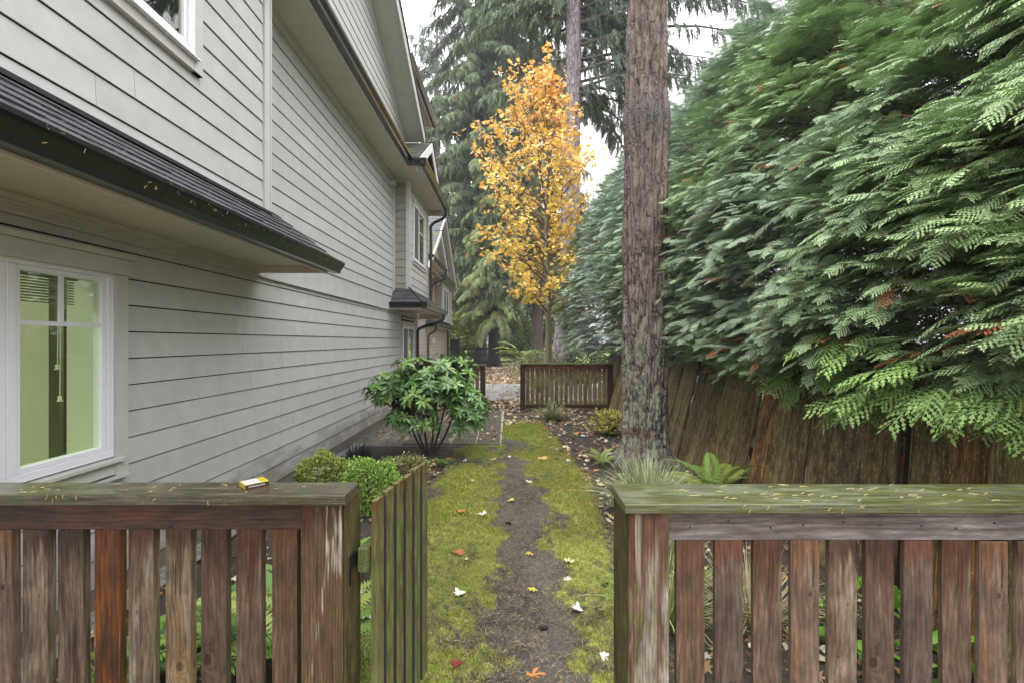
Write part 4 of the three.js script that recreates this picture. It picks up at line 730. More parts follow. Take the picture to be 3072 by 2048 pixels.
{
  const bk = bark({ pw: 768, ph: 2048, around: 1.9, height: 8, sd: 2, plate: C3(124, 108, 102), furrow: C3(56, 46, 43), light: C3(160, 144, 138), lichen: (k, t, y, fur, fine) => {
    const n = fbm(t * 58, y * 21, 4), low = 1 - ss(0.95, 2.3, y + 0.7 * (fbm(t * 8, y * 2, 2) - 0.5));
    k = mix3(k, C3(120, 106, 96), ss(2.4, 3.4, y) * 0.4);
    k = mix3(k, C3(160, 168, 146), low * ss(0.42, 0.56, n) * (1 - fur * 0.6) * 0.9);
    k = mix3(k, C3(112, 50, 40), ss(0.62, 0.72, fbm(t * 15 + 3, y * 4 + 8, 3)) * (1 - ss(1.0, 1.5, y)) * ss(0.3, 0.5, y) * 0.5);
    k = mix3(k, C3(90, 88, 60), (1 - ss(0.0, 0.35, y)) * 0.5);
    k = mix3(k, C3(96, 92, 92), Math.exp(-(((y - 4.7) / 0.3) ** 2)) * 0.75); return k; } });
  const T = thing('fir_tree', 'thick bare conifer trunk with flaking bark and pale lichen standing right of the path', 'tree', 1.79, 0, -6.17);
  trunk(T, 'trunk', { x: 1.79, d: 6.17, h: 15, rad: curve([[-0.1, 0.4], [0.0, 0.375], [0.3, 0.31], [1, 0.297], [1.7, 0.294], [3.2, 0.29], [4.2, 0.285], [4.65, 0.312], [5.1, 0.27], [6.3, 0.255], [15, 0.2]]), cx: (y) => y * 0.006, seg: 128, rows: 460, height: 8, rough: 0.046, flare: 0.24, mat: std(0xffffff, 0.9, { ...bk, bumpScale: 0.02 }) });
  seed(205); const g = []; // flakes of bark standing off the trunk
  for (let k = 0; k < 300; k++) { const y = rr(0.1, 6.6), a = rr(0, 6.28), r = (y < 3.2 ? 0.29 : 0.275) + 0.006, c = V(1.79 + y * 0.006 + Math.cos(a) * r, y, -6.17 + Math.sin(a) * r), w = rr(0.015, 0.04), h = rr(0.03, 0.1); g.push(new THREE.BoxGeometry(0.009, h, w).rotateZ(rr(-0.12, 0.12)).rotateY(-a + rr(-0.3, 0.3)).translate(c.x, c.y, c.z)); }
  part(T, 'bark_flake', g, std(S(106, 94, 89), 0.95), 'stuff');
}
const greyBark = bark({ pw: 256, ph: 1024, around: 2.1, height: 8, sd: 5, plate: C3(138, 128, 132), furrow: C3(70, 60, 62), light: C3(168, 160, 164) });
const greyBarkM = std(0xffffff, 0.9, { ...greyBark, bumpScale: 0.03 });
const darkBarkM = std(new THREE.Color(0.06, 0.05, 0.045), 0.95, { bumpMap: greyBark.bumpMap, bumpScale: 0.05 });
const twigM = std(new THREE.Color(0.075, 0.06, 0.05), 0.9), redTwigM = std(new THREE.Color(0.2, 0.075, 0.035), 0.8);

// conifer: boughs round a trunk, hung with sprays
function boughs(T, { x, d, y0, y1, n, len, droop, rise = 0.25, shapes, mat, ca, cb, dead, size, per, sd, face, sag = 0.7, skip }) {
  seed(sd); const cr = new Crowd(shapes, mat), bt = [];
  for (let k = 0; k < n; k++) {
    const y = mix(y0, y1, (k + rnd()) / n), a = face ? face[0] + rr(-face[1], face[1]) : rr(0, 6.283), l = len(y) * rr(0.65, 1.1), dir = V(Math.cos(a), 0, Math.sin(a)), side = V(-dir.z, 0, dir.x);
    if (skip && skip(y, a)) continue;
    const at = (t) => V(x, y, -d).addScaledVector(dir, 0.2 + l * t).add(V(0, rise * l * t - droop * l * t * t, 0));
    bt.push(tube([at(0), at(0.35), at(0.7), at(1)], 0.02 + l * 0.009, 5, 5, 0.006));
    const m = Math.round(per * l), tone = rnd();
    for (let j = 0; j < m; j++) {
      const t = Math.pow(rr(0.03, 1), 0.8), s = rnd() < 0.5 ? -1 : 1, p = at(t).addScaledVector(side, s * rr(0, 0.35) * (1 - t * 0.6)).add(V(0, rr(-0.12, 0.05), 0));
      const f = dir.clone().multiplyScalar(rr(0.2, 0.9)).addScaledVector(side, s * rr(0.2, 1)).add(V(0, -sag * rr(0.4, 1.4), 0));
      const c = dead && rnd() < dead ? new THREE.Color(0.26, 0.09, 0.03) : tint(ca, cb, clamp(0.6 * tone + 0.55 * rnd() - 0.05), 0.25);
      cr.add(Math.floor(rnd() * shapes.length), p, f, V(rr(-0.3, 0.3), 1, rr(-0.3, 0.3)), size * rr(0.7, 1.25) * (0.75 + 0.35 * (1 - t)), c);
    }
  }
  part(T, 'branches', bt, twigM); cr.build(T, 'foliage'); return T;
}
// big fir with the grey trunk
{
  const x = 2.33, d = 18, T = thing('fir_tree', 'tall fir with a straight grey trunk just behind the yellow maple', 'tree', x, 0, -d);
  trunk(T, 'trunk', { x, d, h: 24, rad: curve([[-0.1, 0.62], [0.8, 0.44], [4, 0.36], [12, 0.32], [24, 0.15]]), cx: (y) => -0.32 * (1 - ss(0, 6, y)) + 0.1 * ss(6, 14, y), seg: 48, rows: 200, height: 8, rough: 0.05, mat: greyBarkM });
  boughs(T, { x: x + 0.1, d, skip: (y, a) => Math.sin(a) > 0.25 && y < 17, y0: 11, y1: 24, n: 140, len: (y) => mix(5.4, 3.2, clamp((y - 8) / 14)), droop: 0.5, shapes: FS, mat: needleMat, ca: [0.06, 0.1, 0.055], cb: [0.17, 0.24, 0.12], size: 0.5, per: 28, sd: 301, sag: 1.1 });
  boughs(T, { x: x + 0.1, d, y0: 11.2, y1: 16, n: 9, len: () => 6.6, droop: 0.42, shapes: FS, mat: needleMat, ca: [0.05, 0.08, 0.055], cb: [0.11, 0.15, 0.09], size: 0.55, per: 15, sd: 302, face: [0.1, 0.3], sag: 1.2 });
}
{
  const x = -2.7, d = 36, T = thing('fir_tree', 'dark wide fir filling the sky left of the yellow maple', 'tree', x, 0, -d);
  trunk(T, 'trunk', { x, d, h: 38, rad: curve([[-0.1, 0.8], [3, 0.55], [12, 0.48], [40, 0.15]]), seg: 32, rows: 80, rough: 0.05, mat: darkBarkM });
  boughs(T, { x, d, y0: 5, y1: 37, n: 190, len: (y) => mix(6.6, 4.2, clamp((y - 8) / 30)), droop: 0.55, shapes: FS, mat: needleMat, ca: [0.075, 0.115, 0.06], cb: [0.2, 0.27, 0.12], size: 0.7, per: 26, sd: 311, sag: 0.9, dead: 0.004 });
  boughs(T, { x: x + 3.6, d: d - 1, y0: 16, y1: 36, n: 80, len: () => 5.8, droop: 0.5, shapes: FS, mat: needleMat, ca: [0.075, 0.115, 0.06], cb: [0.19, 0.25, 0.12], size: 0.7, per: 24, sd: 313, sag: 0.9 });
  // bare dead limbs
  seed(312); const g = []; for (const [a, b, c] of [[V(-2.5, 20.5, -35.6), V(-0.2, 23.4, -33.5), V(1.9, 28, -32)], [V(-2.5, 30, -35.6), V(-1.2, 26, -34), V(0.2, 21, -33)]]) g.push(tube([a, b, c], 0.04, 10, 6, 0.07));
  part(T, 'dead_limb', g, std(new THREE.Color(0.2, 0.19, 0.17), 0.9));
}
{
  const x = -7.6, d = 46, T = thing('fir_tree', 'pale thin fir far away against the sky beside the roof edge', 'tree', x, 0, -d);
  trunk(T, 'trunk', { x, d, h: 34, rad: curve([[0, 0.7], [34, 0.15]]), seg: 16, rows: 20, mat: greyBarkM });
  boughs(T, { x, d, y0: 4, y1: 33.5, n: 105, len: (y) => mix(5.2, 2.6, clamp((y - 8) / 25)), droop: 0.3, shapes: FS, mat: needleMat, ca: [0.10, 0.14, 0.105], cb: [0.17, 0.21, 0.16], size: 1.05, per: 7, sd: 321, sag: 0.8 });  // paler greens put distance haze into the foliage colour
}
{
  const x = -1.25, d = 31.6, T = thing('cedar_tree', 'drooping cedar with a dark thick trunk by the field fence', 'tree', x, 0, -d);
  trunk(T, 'trunk', { x, d, h: 16, rad: curve([[-0.1, 0.62], [0.6, 0.42], [3, 0.38], [16, 0.1]]), seg: 24, rows: 40, mat: std(new THREE.Color(0.012, 0.011, 0.012), 0.95) });
  boughs(T, { x, d, y0: 3.3, y1: 15, n: 120, len: (y) => mix(2.9, 1.4, clamp((y - 3) / 12)), droop: 0.62, rise: 0.1, shapes: CF, mat: needleMat, ca: [0.11, 0.155, 0.045], cb: [0.25, 0.315, 0.12], dead: 0.04, size: 0.55, per: 30, sd: 331, sag: 1.2 });
}
{
  const x = 1.42, d = 25.5, T = thing('fir_tree', 'dim reddish trunk half hidden behind the maple stem', 'tree', x, 0, -d);
  trunk(T, 'trunk', { x, d, h: 14, rad: curve([[-0.1, 0.5], [1, 0.32], [14, 0.2]]), seg: 24, rows: 60, mat: std(new THREE.Color(0.085, 0.065, 0.055), 0.95, { bumpMap: greyBark.bumpMap, bumpScale: 0.05 }) });
  boughs(T, { x, d, y0: 4.2, y1: 12, n: 60, len: () => 3, droop: 0.5, shapes: FS, mat: needleMat, ca: [0.04, 0.06, 0.03], cb: [0.09, 0.13, 0.05], size: 0.75, per: 12, sd: 341, sag: 1.1 });
}
// ---------------------------------------------------------------- yellow maple
{
  const x = 1.09, d = 14, T = thing('maple_tree', 'slim young maple in yellow and orange autumn leaf', 'tree', x, 0, -d);
  trunk(T, 'trunk', { x, d, h: 10.4, rad: curve([[-0.1, 0.13], [0.3, 0.105], [2.6, 0.09], [6, 0.06], [10.4, 0.012]]), cx: (y) => 0.03 * Math.sin(y * 0.9), seg: 16, rows: 80, rough: 0.012, mat: std(new THREE.Color(0.2, 0.17, 0.11), 0.9, { bumpMap: greyBark.bumpMap, bumpScale: 0.01 }) });
  seed(401); const br = [], cr = new Crowd(ML, thinLeaf), wl = curve([[2.3, 0.5], [3.0, 1.75], [4.2, 2.1], [6.4, 2.7], [7.4, 1.95], [8.7, 1.15], [9.9, 0.4], [11.0, 0.1]]), wr = curve([[2.3, 0.5], [3.2, 1.4], [4.4, 1.4], [6.6, 1.6], [7.6, 1.2], [8.7, 0.7], [9.9, 0.3], [11.0, 0.1]]);
  const leaf = (p, y, edge) => { const warm = clamp(0.1 + 0.5 * ss(5, 9.5, y) + 0.45 * (edge - 0.6) + rr(-0.3, 0.3)); const c = rnd() < 0.02 ? new THREE.Color(0.38, 0.06, 0.03) : tint([0.76, 0.57, 0.08], [0.8, 0.42, 0.085], warm, 0.18); if (rnd() < 0.22) c.lerp(new THREE.Color(0.85, 0.62, 0.3), 0.6); const f = V(rr(-1, 1), rr(-1.5, 0.1), rr(-1, 1)); cr.add(Math.floor(rnd() * 4), p, f, V(rr(-0.8, 0.8), 1, rr(-0.2, 1)), rr(0.09, 0.165), c); };
  for (let k = 0; k < 120; k++) {
    const y = 2.5 + 7.2 * Math.pow(k / 120, 0.95), a = k * 2.4 + rr(-0.4, 0.4), dir = V(Math.cos(a), 0, Math.sin(a)), reach = (dir.x < 0 ? wl : wr), steep = mix(0.6, 1.7, clamp((y - 2.5) / 7)), l = Math.min(reach(y + 0.5) * rr(0.7, 1.1), 2.9), rise = Math.min(steep, (10.5 - y) / (1.05 * l));
    const at = (t) => V(x + 0.03 * Math.sin(y * 0.9), y, -d).addScaledVector(dir, l * t).add(V(0, l * rise * (t * 0.8 + 0.25 * t * t) - 0.15 * l * t * t, 0));
    br.push(tube([at(0), at(0.35), at(0.7), at(1)], 0.008 + 0.011 * l, 6, 5, 0.003));
    const m = Math.round(4 + l * 5);
    for (let j = 0; j < m; j++) { const t = Math.pow(rr(0.12, 1), 0.6), q = at(t).add(V(rr(-0.2, 0.2), rr(-0.2, 0.2), rr(-0.2, 0.2))); for (let i = 0; i < 4; i++) { const p = q.clone().add(V(rr(-0.13, 0.13), rr(-0.15, 0.08), rr(-0.13, 0.13))); leaf(p, p.y, t); } }
    if (rnd() < 0.5) { const q = at(rr(0.6, 1)); br.push(tube([q, q.clone().add(V(dir.x * 0.15, 0.3, dir.z * 0.15)), q.clone().add(V(dir.x * 0.2, rr(0.5, 0.9), dir.z * 0.2))], 0.008, 4, 4, 0.003)); }
  }
  for (let k = 0; k < 26; k++) { const p = V(x + rr(-0.7, 0.6), rr(7.8, 9.2), -d + rr(-0.5, 0.5)); br.push(tube([p, p.clone().add(V(rr(-0.08, 0.08), 0.5, 0)), p.clone().add(V(rr(-0.15, 0.15), rr(0.8, 1.5), 0))], 0.009, 4, 4, 0.004)); }
  for (let k = 0; k < 90; k++) leaf(V(x + rr(-0.12, 0.12) + 0.02, rr(9.3, 10.9), -d + rr(-0.12, 0.12)), 10, 0.9);
  part(T, 'branches', br, std(new THREE.Color(0.14, 0.09, 0.065), 0.85)); cr.build(T, 'foliage');
}
// ---------------------------------------------------------------- the cedar hedge
{
  const T = thing('cedar_hedge', 'tall bushy cedar hedge spilling over the plank fence on the right', 'hedge', 3.5, 0, -8);
  const H = (d) => mix(4.7, 6.9, ss(2.6, 7.5, d)) + 0.4 * ss(9, 14, d) + 0.55 * (fbm(d * 1.1, 3, 3) - 0.5) + 0.5 * (Math.abs(Math.sin(d * 1.7)) - 0.5);
  const X = (y, d) => {                                          // where its face is
    const h = H(d), t = y / h, low = 2.62 - 0.42 * ss(1.0, 2.0, y) - 0.2 * ss(1.8, 3.2, y), back = 1.9 * Math.pow(clamp((t - 0.42) / 0.6), 1.4), far = -0.35 * ss(9, 14, d);
    return low + back + far + 0.55 * (fbm(d * 1.3 + 5, y * 1.2, 3) - 0.5) + 0.3 * (fbm(d * 3.5, y * 3.1, 2) - 0.5);
  };
  seed(501); const cr = new Crowd(CF, needleMat), tw = [], rt = [], dead = [];
  const bottom = (d) => mix(1.56, 1.5, ss(2.0, 5.5, d)) + 0.24 * (noise(d * 2.2, 1) - 0.5);
  const N = 9600;
  for (let k = 0; k < N; k++) {
    const d = k % 3 === 0 ? mix(0.9, 6, rnd()) : mix(0.9, 16.2, Math.pow(rnd(), 0.85)), h = H(d), layer = rnd() < 0.68 ? 0 : rnd() < 0.6 ? 1 : 2, y = mix(bottom(d), h, Math.pow(rnd(), 0.92));
    const x = X(y, d) + layer * 0.42 + rr(-0.08, 0.12), top = ss(0.75, 1, y / h), endF = ss(15, 16.2, d);
    const out = V(-1, 0, 0).lerp(V(-0.45, 0.8, 0), top * 0.4).add(V(0, rr(-0.22, 0.72), rr(-0.75, 0.85))).add(V(0, 0, -endF * 1.2)).normalize();
    const near = 1 + 0.22 * (1 - ss(2.2, 3.4, d)), base = V(x, y, -d), l = rr(0.34, 0.66) * near, side = V(0, 0, 0).crossVectors(out, UP).normalize(), dry = (layer > 0 ? rnd() < 0.08 : rnd() < 0.022) && y < 5;
    const at = (t) => base.clone().addScaledVector(out, (t - 0.7) * l).add(V(0, 0.12 * l * t - 0.36 * l * t * t, 0));
    if (layer === 0 && noise(d * 2.1 + 3, y * 2.6) * 0.7 + noise(d * 5 + 1, y * 5.5) * 0.3 < 0.34) continue;
    if (rnd() < 0.3) (rnd() < 0.3 ? rt : tw).push(tube([at(-0.5), at(0.2), at(0.8)].map((p) => p.add(V(-0.01, 0.012, 0))), rr(0.004, 0.008), 3, 4, 0.003));
    const blue = ss(0.3, 0.7, fbm(d * 0.5 + 2, y * 0.4, 2)) * 0.55 * ss(2, 4, d) + ss(3, 9, d) * 0.5, n = layer ? 7 : 13, tone = rr(0, 0.6), roll = rr(-0.6, 0.6), tilt = rr(0.15, 1.15);  // bluer with distance: haze painted into the frond colour
    for (let j = 0; j < n; j++) {
      const t = j / (n - 1), s = j === n - 1 ? 0 : j % 2 ? 1 : -1, fx = out.clone().multiplyScalar(0.8 + 0.3 * t).addScaledVector(side, s * rr(0.5, 0.95)).add(V(0, -0.02 - 0.3 * t + rr(-0.2, 0.15), 0));
      const light = mix(0.1, 1, tone + 0.45 * rnd()), c = dry ? new THREE.Color(0.30 * rr(0.7, 1.2), 0.1, 0.03) : tint(mix3([0.14, 0.225, 0.10], [0.15, 0.215, 0.165], blue), mix3([0.43, 0.6, 0.27], [0.47, 0.59, 0.46], blue), light, 0.15);
      const un = out.clone().multiplyScalar(tilt).add(UP).addScaledVector(side, roll + rr(-0.15, 0.15));
      cr.add(Math.floor(rnd() * 4), at(t * 0.95), fx, un, rr(0.095, 0.17) * near * (1.15 - 0.3 * t) * (j === n - 1 ? 1.2 : 1), c);
    }
  }
  // sprays hanging over the fence
  for (const [d, y, x] of [[3.0, 1.2, 2.1], [2.85, 1.3, 2.0], [3.9, 1.2, 2.25], [4.1, 1.32, 2.2], [2.35, 1.3, 2.05], [2.1, 1.3, 2.0], [5.2, 1.36, 2.35], [3.3, 1.36, 2.15], [1.95, 1.24, 2.1], [2.5, 1.42, 2.0], [2.9, 1.55, 1.95], [4.6, 1.42, 2.2]]) for (let j = 0; j < 9; j++) cr.add(j % 4, V(x + 0.25 + rr(-0.1, 0.1), y + rr(0.1, 0.22), -d + rr(-0.2, 0.2)), V(-0.8, rr(-0.45, -0.05), rr(-0.5, 0.8)), V(-0.5, 1, rr(-0.3, 0.3)), rr(0.2, 0.34), tint([0.16, 0.28, 0.07], [0.32, 0.5, 0.14], rnd(), 0.15));
  // thin leaders at its top
  for (const [d, x, y] of [[9.3, 3.55, 6.9], [7.2, 3.7, 6.6], [11, 3.3, 7.2], [13, 3.1, 7.3], [8.3, 3.7, 6.7]]) { tw.push(tube([V(x, y - 1.2, -d), V(x, y - 0.4, -d), V(x + 0.05, y + 0.5, -d)], 0.016, 5, 5, 0.004)); for (let j = 0; j < 18; j++) cr.add(j % 4, V(x, y + rr(-1.1, 0.3), -d), V(rr(-1, 1), rr(-0.1, 0.9), rr(-1, 1)), UP, rr(0.16, 0.34), tint([0.06, 0.1, 0.06], [0.13, 0.19, 0.1], rnd())); }
  cr.mat = new THREE.MeshPhysicalMaterial({ color: 0xffffff, roughness: 0.95, transmission: 0.1, thickness: 0, clearcoat: 0.45, clearcoatRoughness: 0.42 }); cr.build(T, 'foliage'); part(T, 'branches', tw, twigM); part(T, 'branches', rt, redTwigM);
  const tr = []; for (let k = 0; k < 19; k++) { const d = 1 + k * 0.83 + rr(-0.15, 0.15); tr.push(tube([V(3.55 + rr(-0.1, 0.1), -0.1, -d), V(3.6, 2.5, -d + rr(-0.1, 0.1)), V(3.7, H(d) * 0.9, -d)], 0.09, 8, 7, 0.02)); }
  part(T, 'trunks', tr, redTwigM);
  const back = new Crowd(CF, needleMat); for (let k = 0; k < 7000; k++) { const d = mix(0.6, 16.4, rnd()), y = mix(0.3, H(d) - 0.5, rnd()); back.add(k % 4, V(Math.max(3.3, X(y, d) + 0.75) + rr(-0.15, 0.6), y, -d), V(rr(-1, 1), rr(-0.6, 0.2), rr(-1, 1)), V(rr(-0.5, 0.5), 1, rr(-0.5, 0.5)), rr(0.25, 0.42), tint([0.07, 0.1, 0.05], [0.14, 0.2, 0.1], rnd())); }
  back.build(T, 'inner_foliage');
}
// ---------------------------------------------------------------- shrubs and plants
function bush(name, label, category, { x, y, d, rx, ry, rz, n, size, ca, cb, sd, mat = leafMat, shapes = OV, lump = 0.35, core = 0.6, stems = 0, group, cc }) {
  seed(sd); const T = thing(name, label, category, x, Math.max(0, y - ry), -d, group), cr = new Crowd(shapes, mat);
  for (let k = 0; k < n; k++) {
    const u = rr(-1, 1), a = rr(0, 6.283), q = Math.sqrt(1 - u * u), dir = V(q * Math.cos(a), u, q * Math.sin(a)), r = (1 - lump * fbm(dir.x * 2.2 + sd, dir.y * 2.2 + dir.z * 1.7, 3)) * mix(core, 1, Math.sqrt(rnd())) * 1.12;
    const p = V(x + dir.x * rx * r, y + dir.y * ry * r, -d + dir.z * rz * r); if (p.y < 0.01) continue;
    const c = cc && rnd() < cc[1] ? new THREE.Color(...cc[0]) : tint(ca, cb, clamp(0.5 + 0.15 * u + rr(-0.5, 0.5)), 0.22);  // leaf tint lightens towards the top, a little painted shading
    cr.add(Math.floor(rnd() * shapes.length), p, dir.clone().multiplyScalar(0.8).add(V(rr(-0.9, 0.9), rr(-0.4, 0.7), rr(-0.9, 0.9))), V(rr(-0.6, 0.6), 1, rr(-0.6, 0.6)).addScaledVector(dir, 0.6), size * rr(0.7, 1.3), c);
  }
  if (stems) { const g = []; for (let k = 0; k < stems; k++) { const a = rr(0, 6.28), b = V(x, Math.max(0, y - ry) - 0.02, -d); g.push(tube([b, b.clone().lerp(V(x, y, -d), 0.5).add(V(Math.cos(a) * rx * 0.25, 0, Math.sin(a) * rz * 0.25)), V(x + Math.cos(a) * rx * 0.6, y + ry * rr(0, 0.6), -d + Math.sin(a) * rz * 0.6)], 0.02 * Math.max(1, rx), 6, 5, 0.006)); } part(T, 'stems', g, twigM); }
  cr.build(T, 'foliage'); return T;
}
const boxLeaf = std(0xffffff, 0.42);
bush('boxwood', 'round clipped boxwood at the wall, smaller and further left of the pair', 'shrub', { x: -2.07, y: 0.24, d: 4.95, rx: 0.34, ry: 0.31, rz: 0.32, n: 8500, size: 0.026, ca: [0.14, 0.2, 0.03], cb: [0.42, 0.5, 0.1], sd: 601, mat: boxLeaf, lump: 0.55, core: 0.6, stems: 8 });
bush('boxwood', 'bright green boxwood mound next to the gate, nearer of the pair', 'shrub', { x: -1.43, y: 0.24, d: 4.6, rx: 0.39, ry: 0.34, rz: 0.34, n: 10500, size: 0.026, ca: [0.13, 0.24, 0.035], cb: [0.36, 0.54, 0.1], sd: 602, mat: boxLeaf, lump: 0.6, core: 0.6, stems: 8 });
bush('heather', 'low reddish shrub of fine cream edged leaves between boxwood and rhododendron', 'shrub', { x: -1.32, y: 0.13, d: 5.7, rx: 0.42, ry: 0.2, rz: 0.4, n: 2200, size: 0.034, ca: [0.16, 0.055, 0.03], cb: [0.26, 0.33, 0.1], sd: 603, lump: 0.7, core: 0.2, stems: 18, cc: [[0.5, 0.42, 0.25], 0.12] });
bush('shrub', 'small yellow green shrub with orange leaves left of the thick trunk', 'shrub', { x: 1.75, y: 0.25, d: 8.3, rx: 0.45, ry: 0.3, rz: 0.4, n: 1100, size: 0.05, ca: [0.26, 0.28, 0.04], cb: [0.55, 0.54, 0.12], sd: 604, lump: 0.75, core: 0.15, stems: 14, cc: [[0.55, 0.2, 0.05], 0.08] });
bush('shrub', 'low tangled green shrub round the foot of the yellow maple', 'shrub', { x: 0.95, y: 0.75, d: 15.2, rx: 1.3, ry: 0.75, rz: 0.8, n: 5000, size: 0.06, ca: [0.09, 0.12, 0.035], cb: [0.34, 0.35, 0.15], sd: 605, lump: 0.5, core: 0.3, stems: 12, cc: [[0.5, 0.44, 0.28], 0.1] });
bush('shrub', 'big yellow green shrub behind the field fence beside the tan townhouse', 'shrub', { x: -3.95, y: 2.1, d: 33.8, rx: 1.7, ry: 2.1, rz: 1.2, n: 8000, size: 0.17, ca: [0.16, 0.22, 0.03], cb: [0.42, 0.46, 0.08], sd: 606, lump: 0.55, core: 0.35, stems: 10 });
bush('shrub', 'orange red autumn shrub peeping out at the tan townhouse corner', 'shrub', { x: -6.1, y: 5.9, d: 42, rx: 1.3, ry: 0.9, rz: 1, n: 2200, size: 0.22, ca: [0.3, 0.09, 0.03], cb: [0.55, 0.2, 0.09], sd: 607, lump: 0.4, core: 0.3, stems: 6 });
bush('broadleaf_tree', 'yellow green broadleaf tree behind the tan townhouse roof', 'tree', { x: -6.2, y: 9.6, d: 47, rx: 4.2, ry: 6.4, rz: 3, n: 14000, size: 0.3, ca: [0.10, 0.15, 0.035], cb: [0.28, 0.33, 0.1], sd: 608, lump: 0.6, core: 0.3, stems: 10 });
bush('shrub', 'blue green thicket between the tan townhouse and the drooping cedar', 'shrub', { x: -3.6, y: 4.6, d: 41, rx: 3.4, ry: 3.4, rz: 2, n: 9000, size: 0.24, ca: [0.05, 0.1, 0.05], cb: [0.15, 0.24, 0.11], sd: 609, lump: 0.55, core: 0.3, stems: 10 });
bush('shrub', 'bright green thicket far behind the field fence, seen under the cedar', 'shrub', { x: 1.5, y: 1.6, d: 50, rx: 7, ry: 3.4, rz: 2, n: 9000, size: 0.3, ca: [0.2, 0.3, 0.06], cb: [0.5, 0.6, 0.16], sd: 610, lump: 0.5, core: 0.3, stems: 12 });
bush('broadleaf_tree', 'pale bare topped tree against the sky between maple and thick trunk', 'tree', { x: 9.5, y: 15, d: 58, rx: 3.4, ry: 8, rz: 3, n: 5200, size: 0.3, ca: [0.18, 0.22, 0.16], cb: [0.34, 0.38, 0.3], sd: 611, lump: 0.65, core: 0.2, stems: 26 });
bush('broadleaf_tree', 'dull green tree mass behind the grey fir trunk', 'tree', { x: 2.6, y: 6.6, d: 44, rx: 5, ry: 6, rz: 3, n: 15000, size: 0.3, ca: [0.05, 0.08, 0.03], cb: [0.16, 0.2, 0.07], sd: 612, lump: 0.5, core: 0.3, stems: 12 });

bush('shrub', 'dark undergrowth filling the gap between the grey fir and the hedge end', 'shrub', { x: 2.75, y: 0.85, d: 16.9, rx: 1.1, ry: 0.95, rz: 0.7, n: 4200, size: 0.085, ca: [0.045, 0.075, 0.03], cb: [0.16, 0.22, 0.1], sd: 614, lump: 0.5, core: 0.3, stems: 10 });
bush('shrub', 'mid green thicket right of the drooping cedar, under the maple crown', 'shrub', { x: 0.55, y: 1.9, d: 37, rx: 1.9, ry: 2.4, rz: 1.4, n: 8000, size: 0.17, ca: [0.07, 0.12, 0.04], cb: [0.22, 0.3, 0.1], sd: 615, lump: 0.55, core: 0.3, stems: 10 });
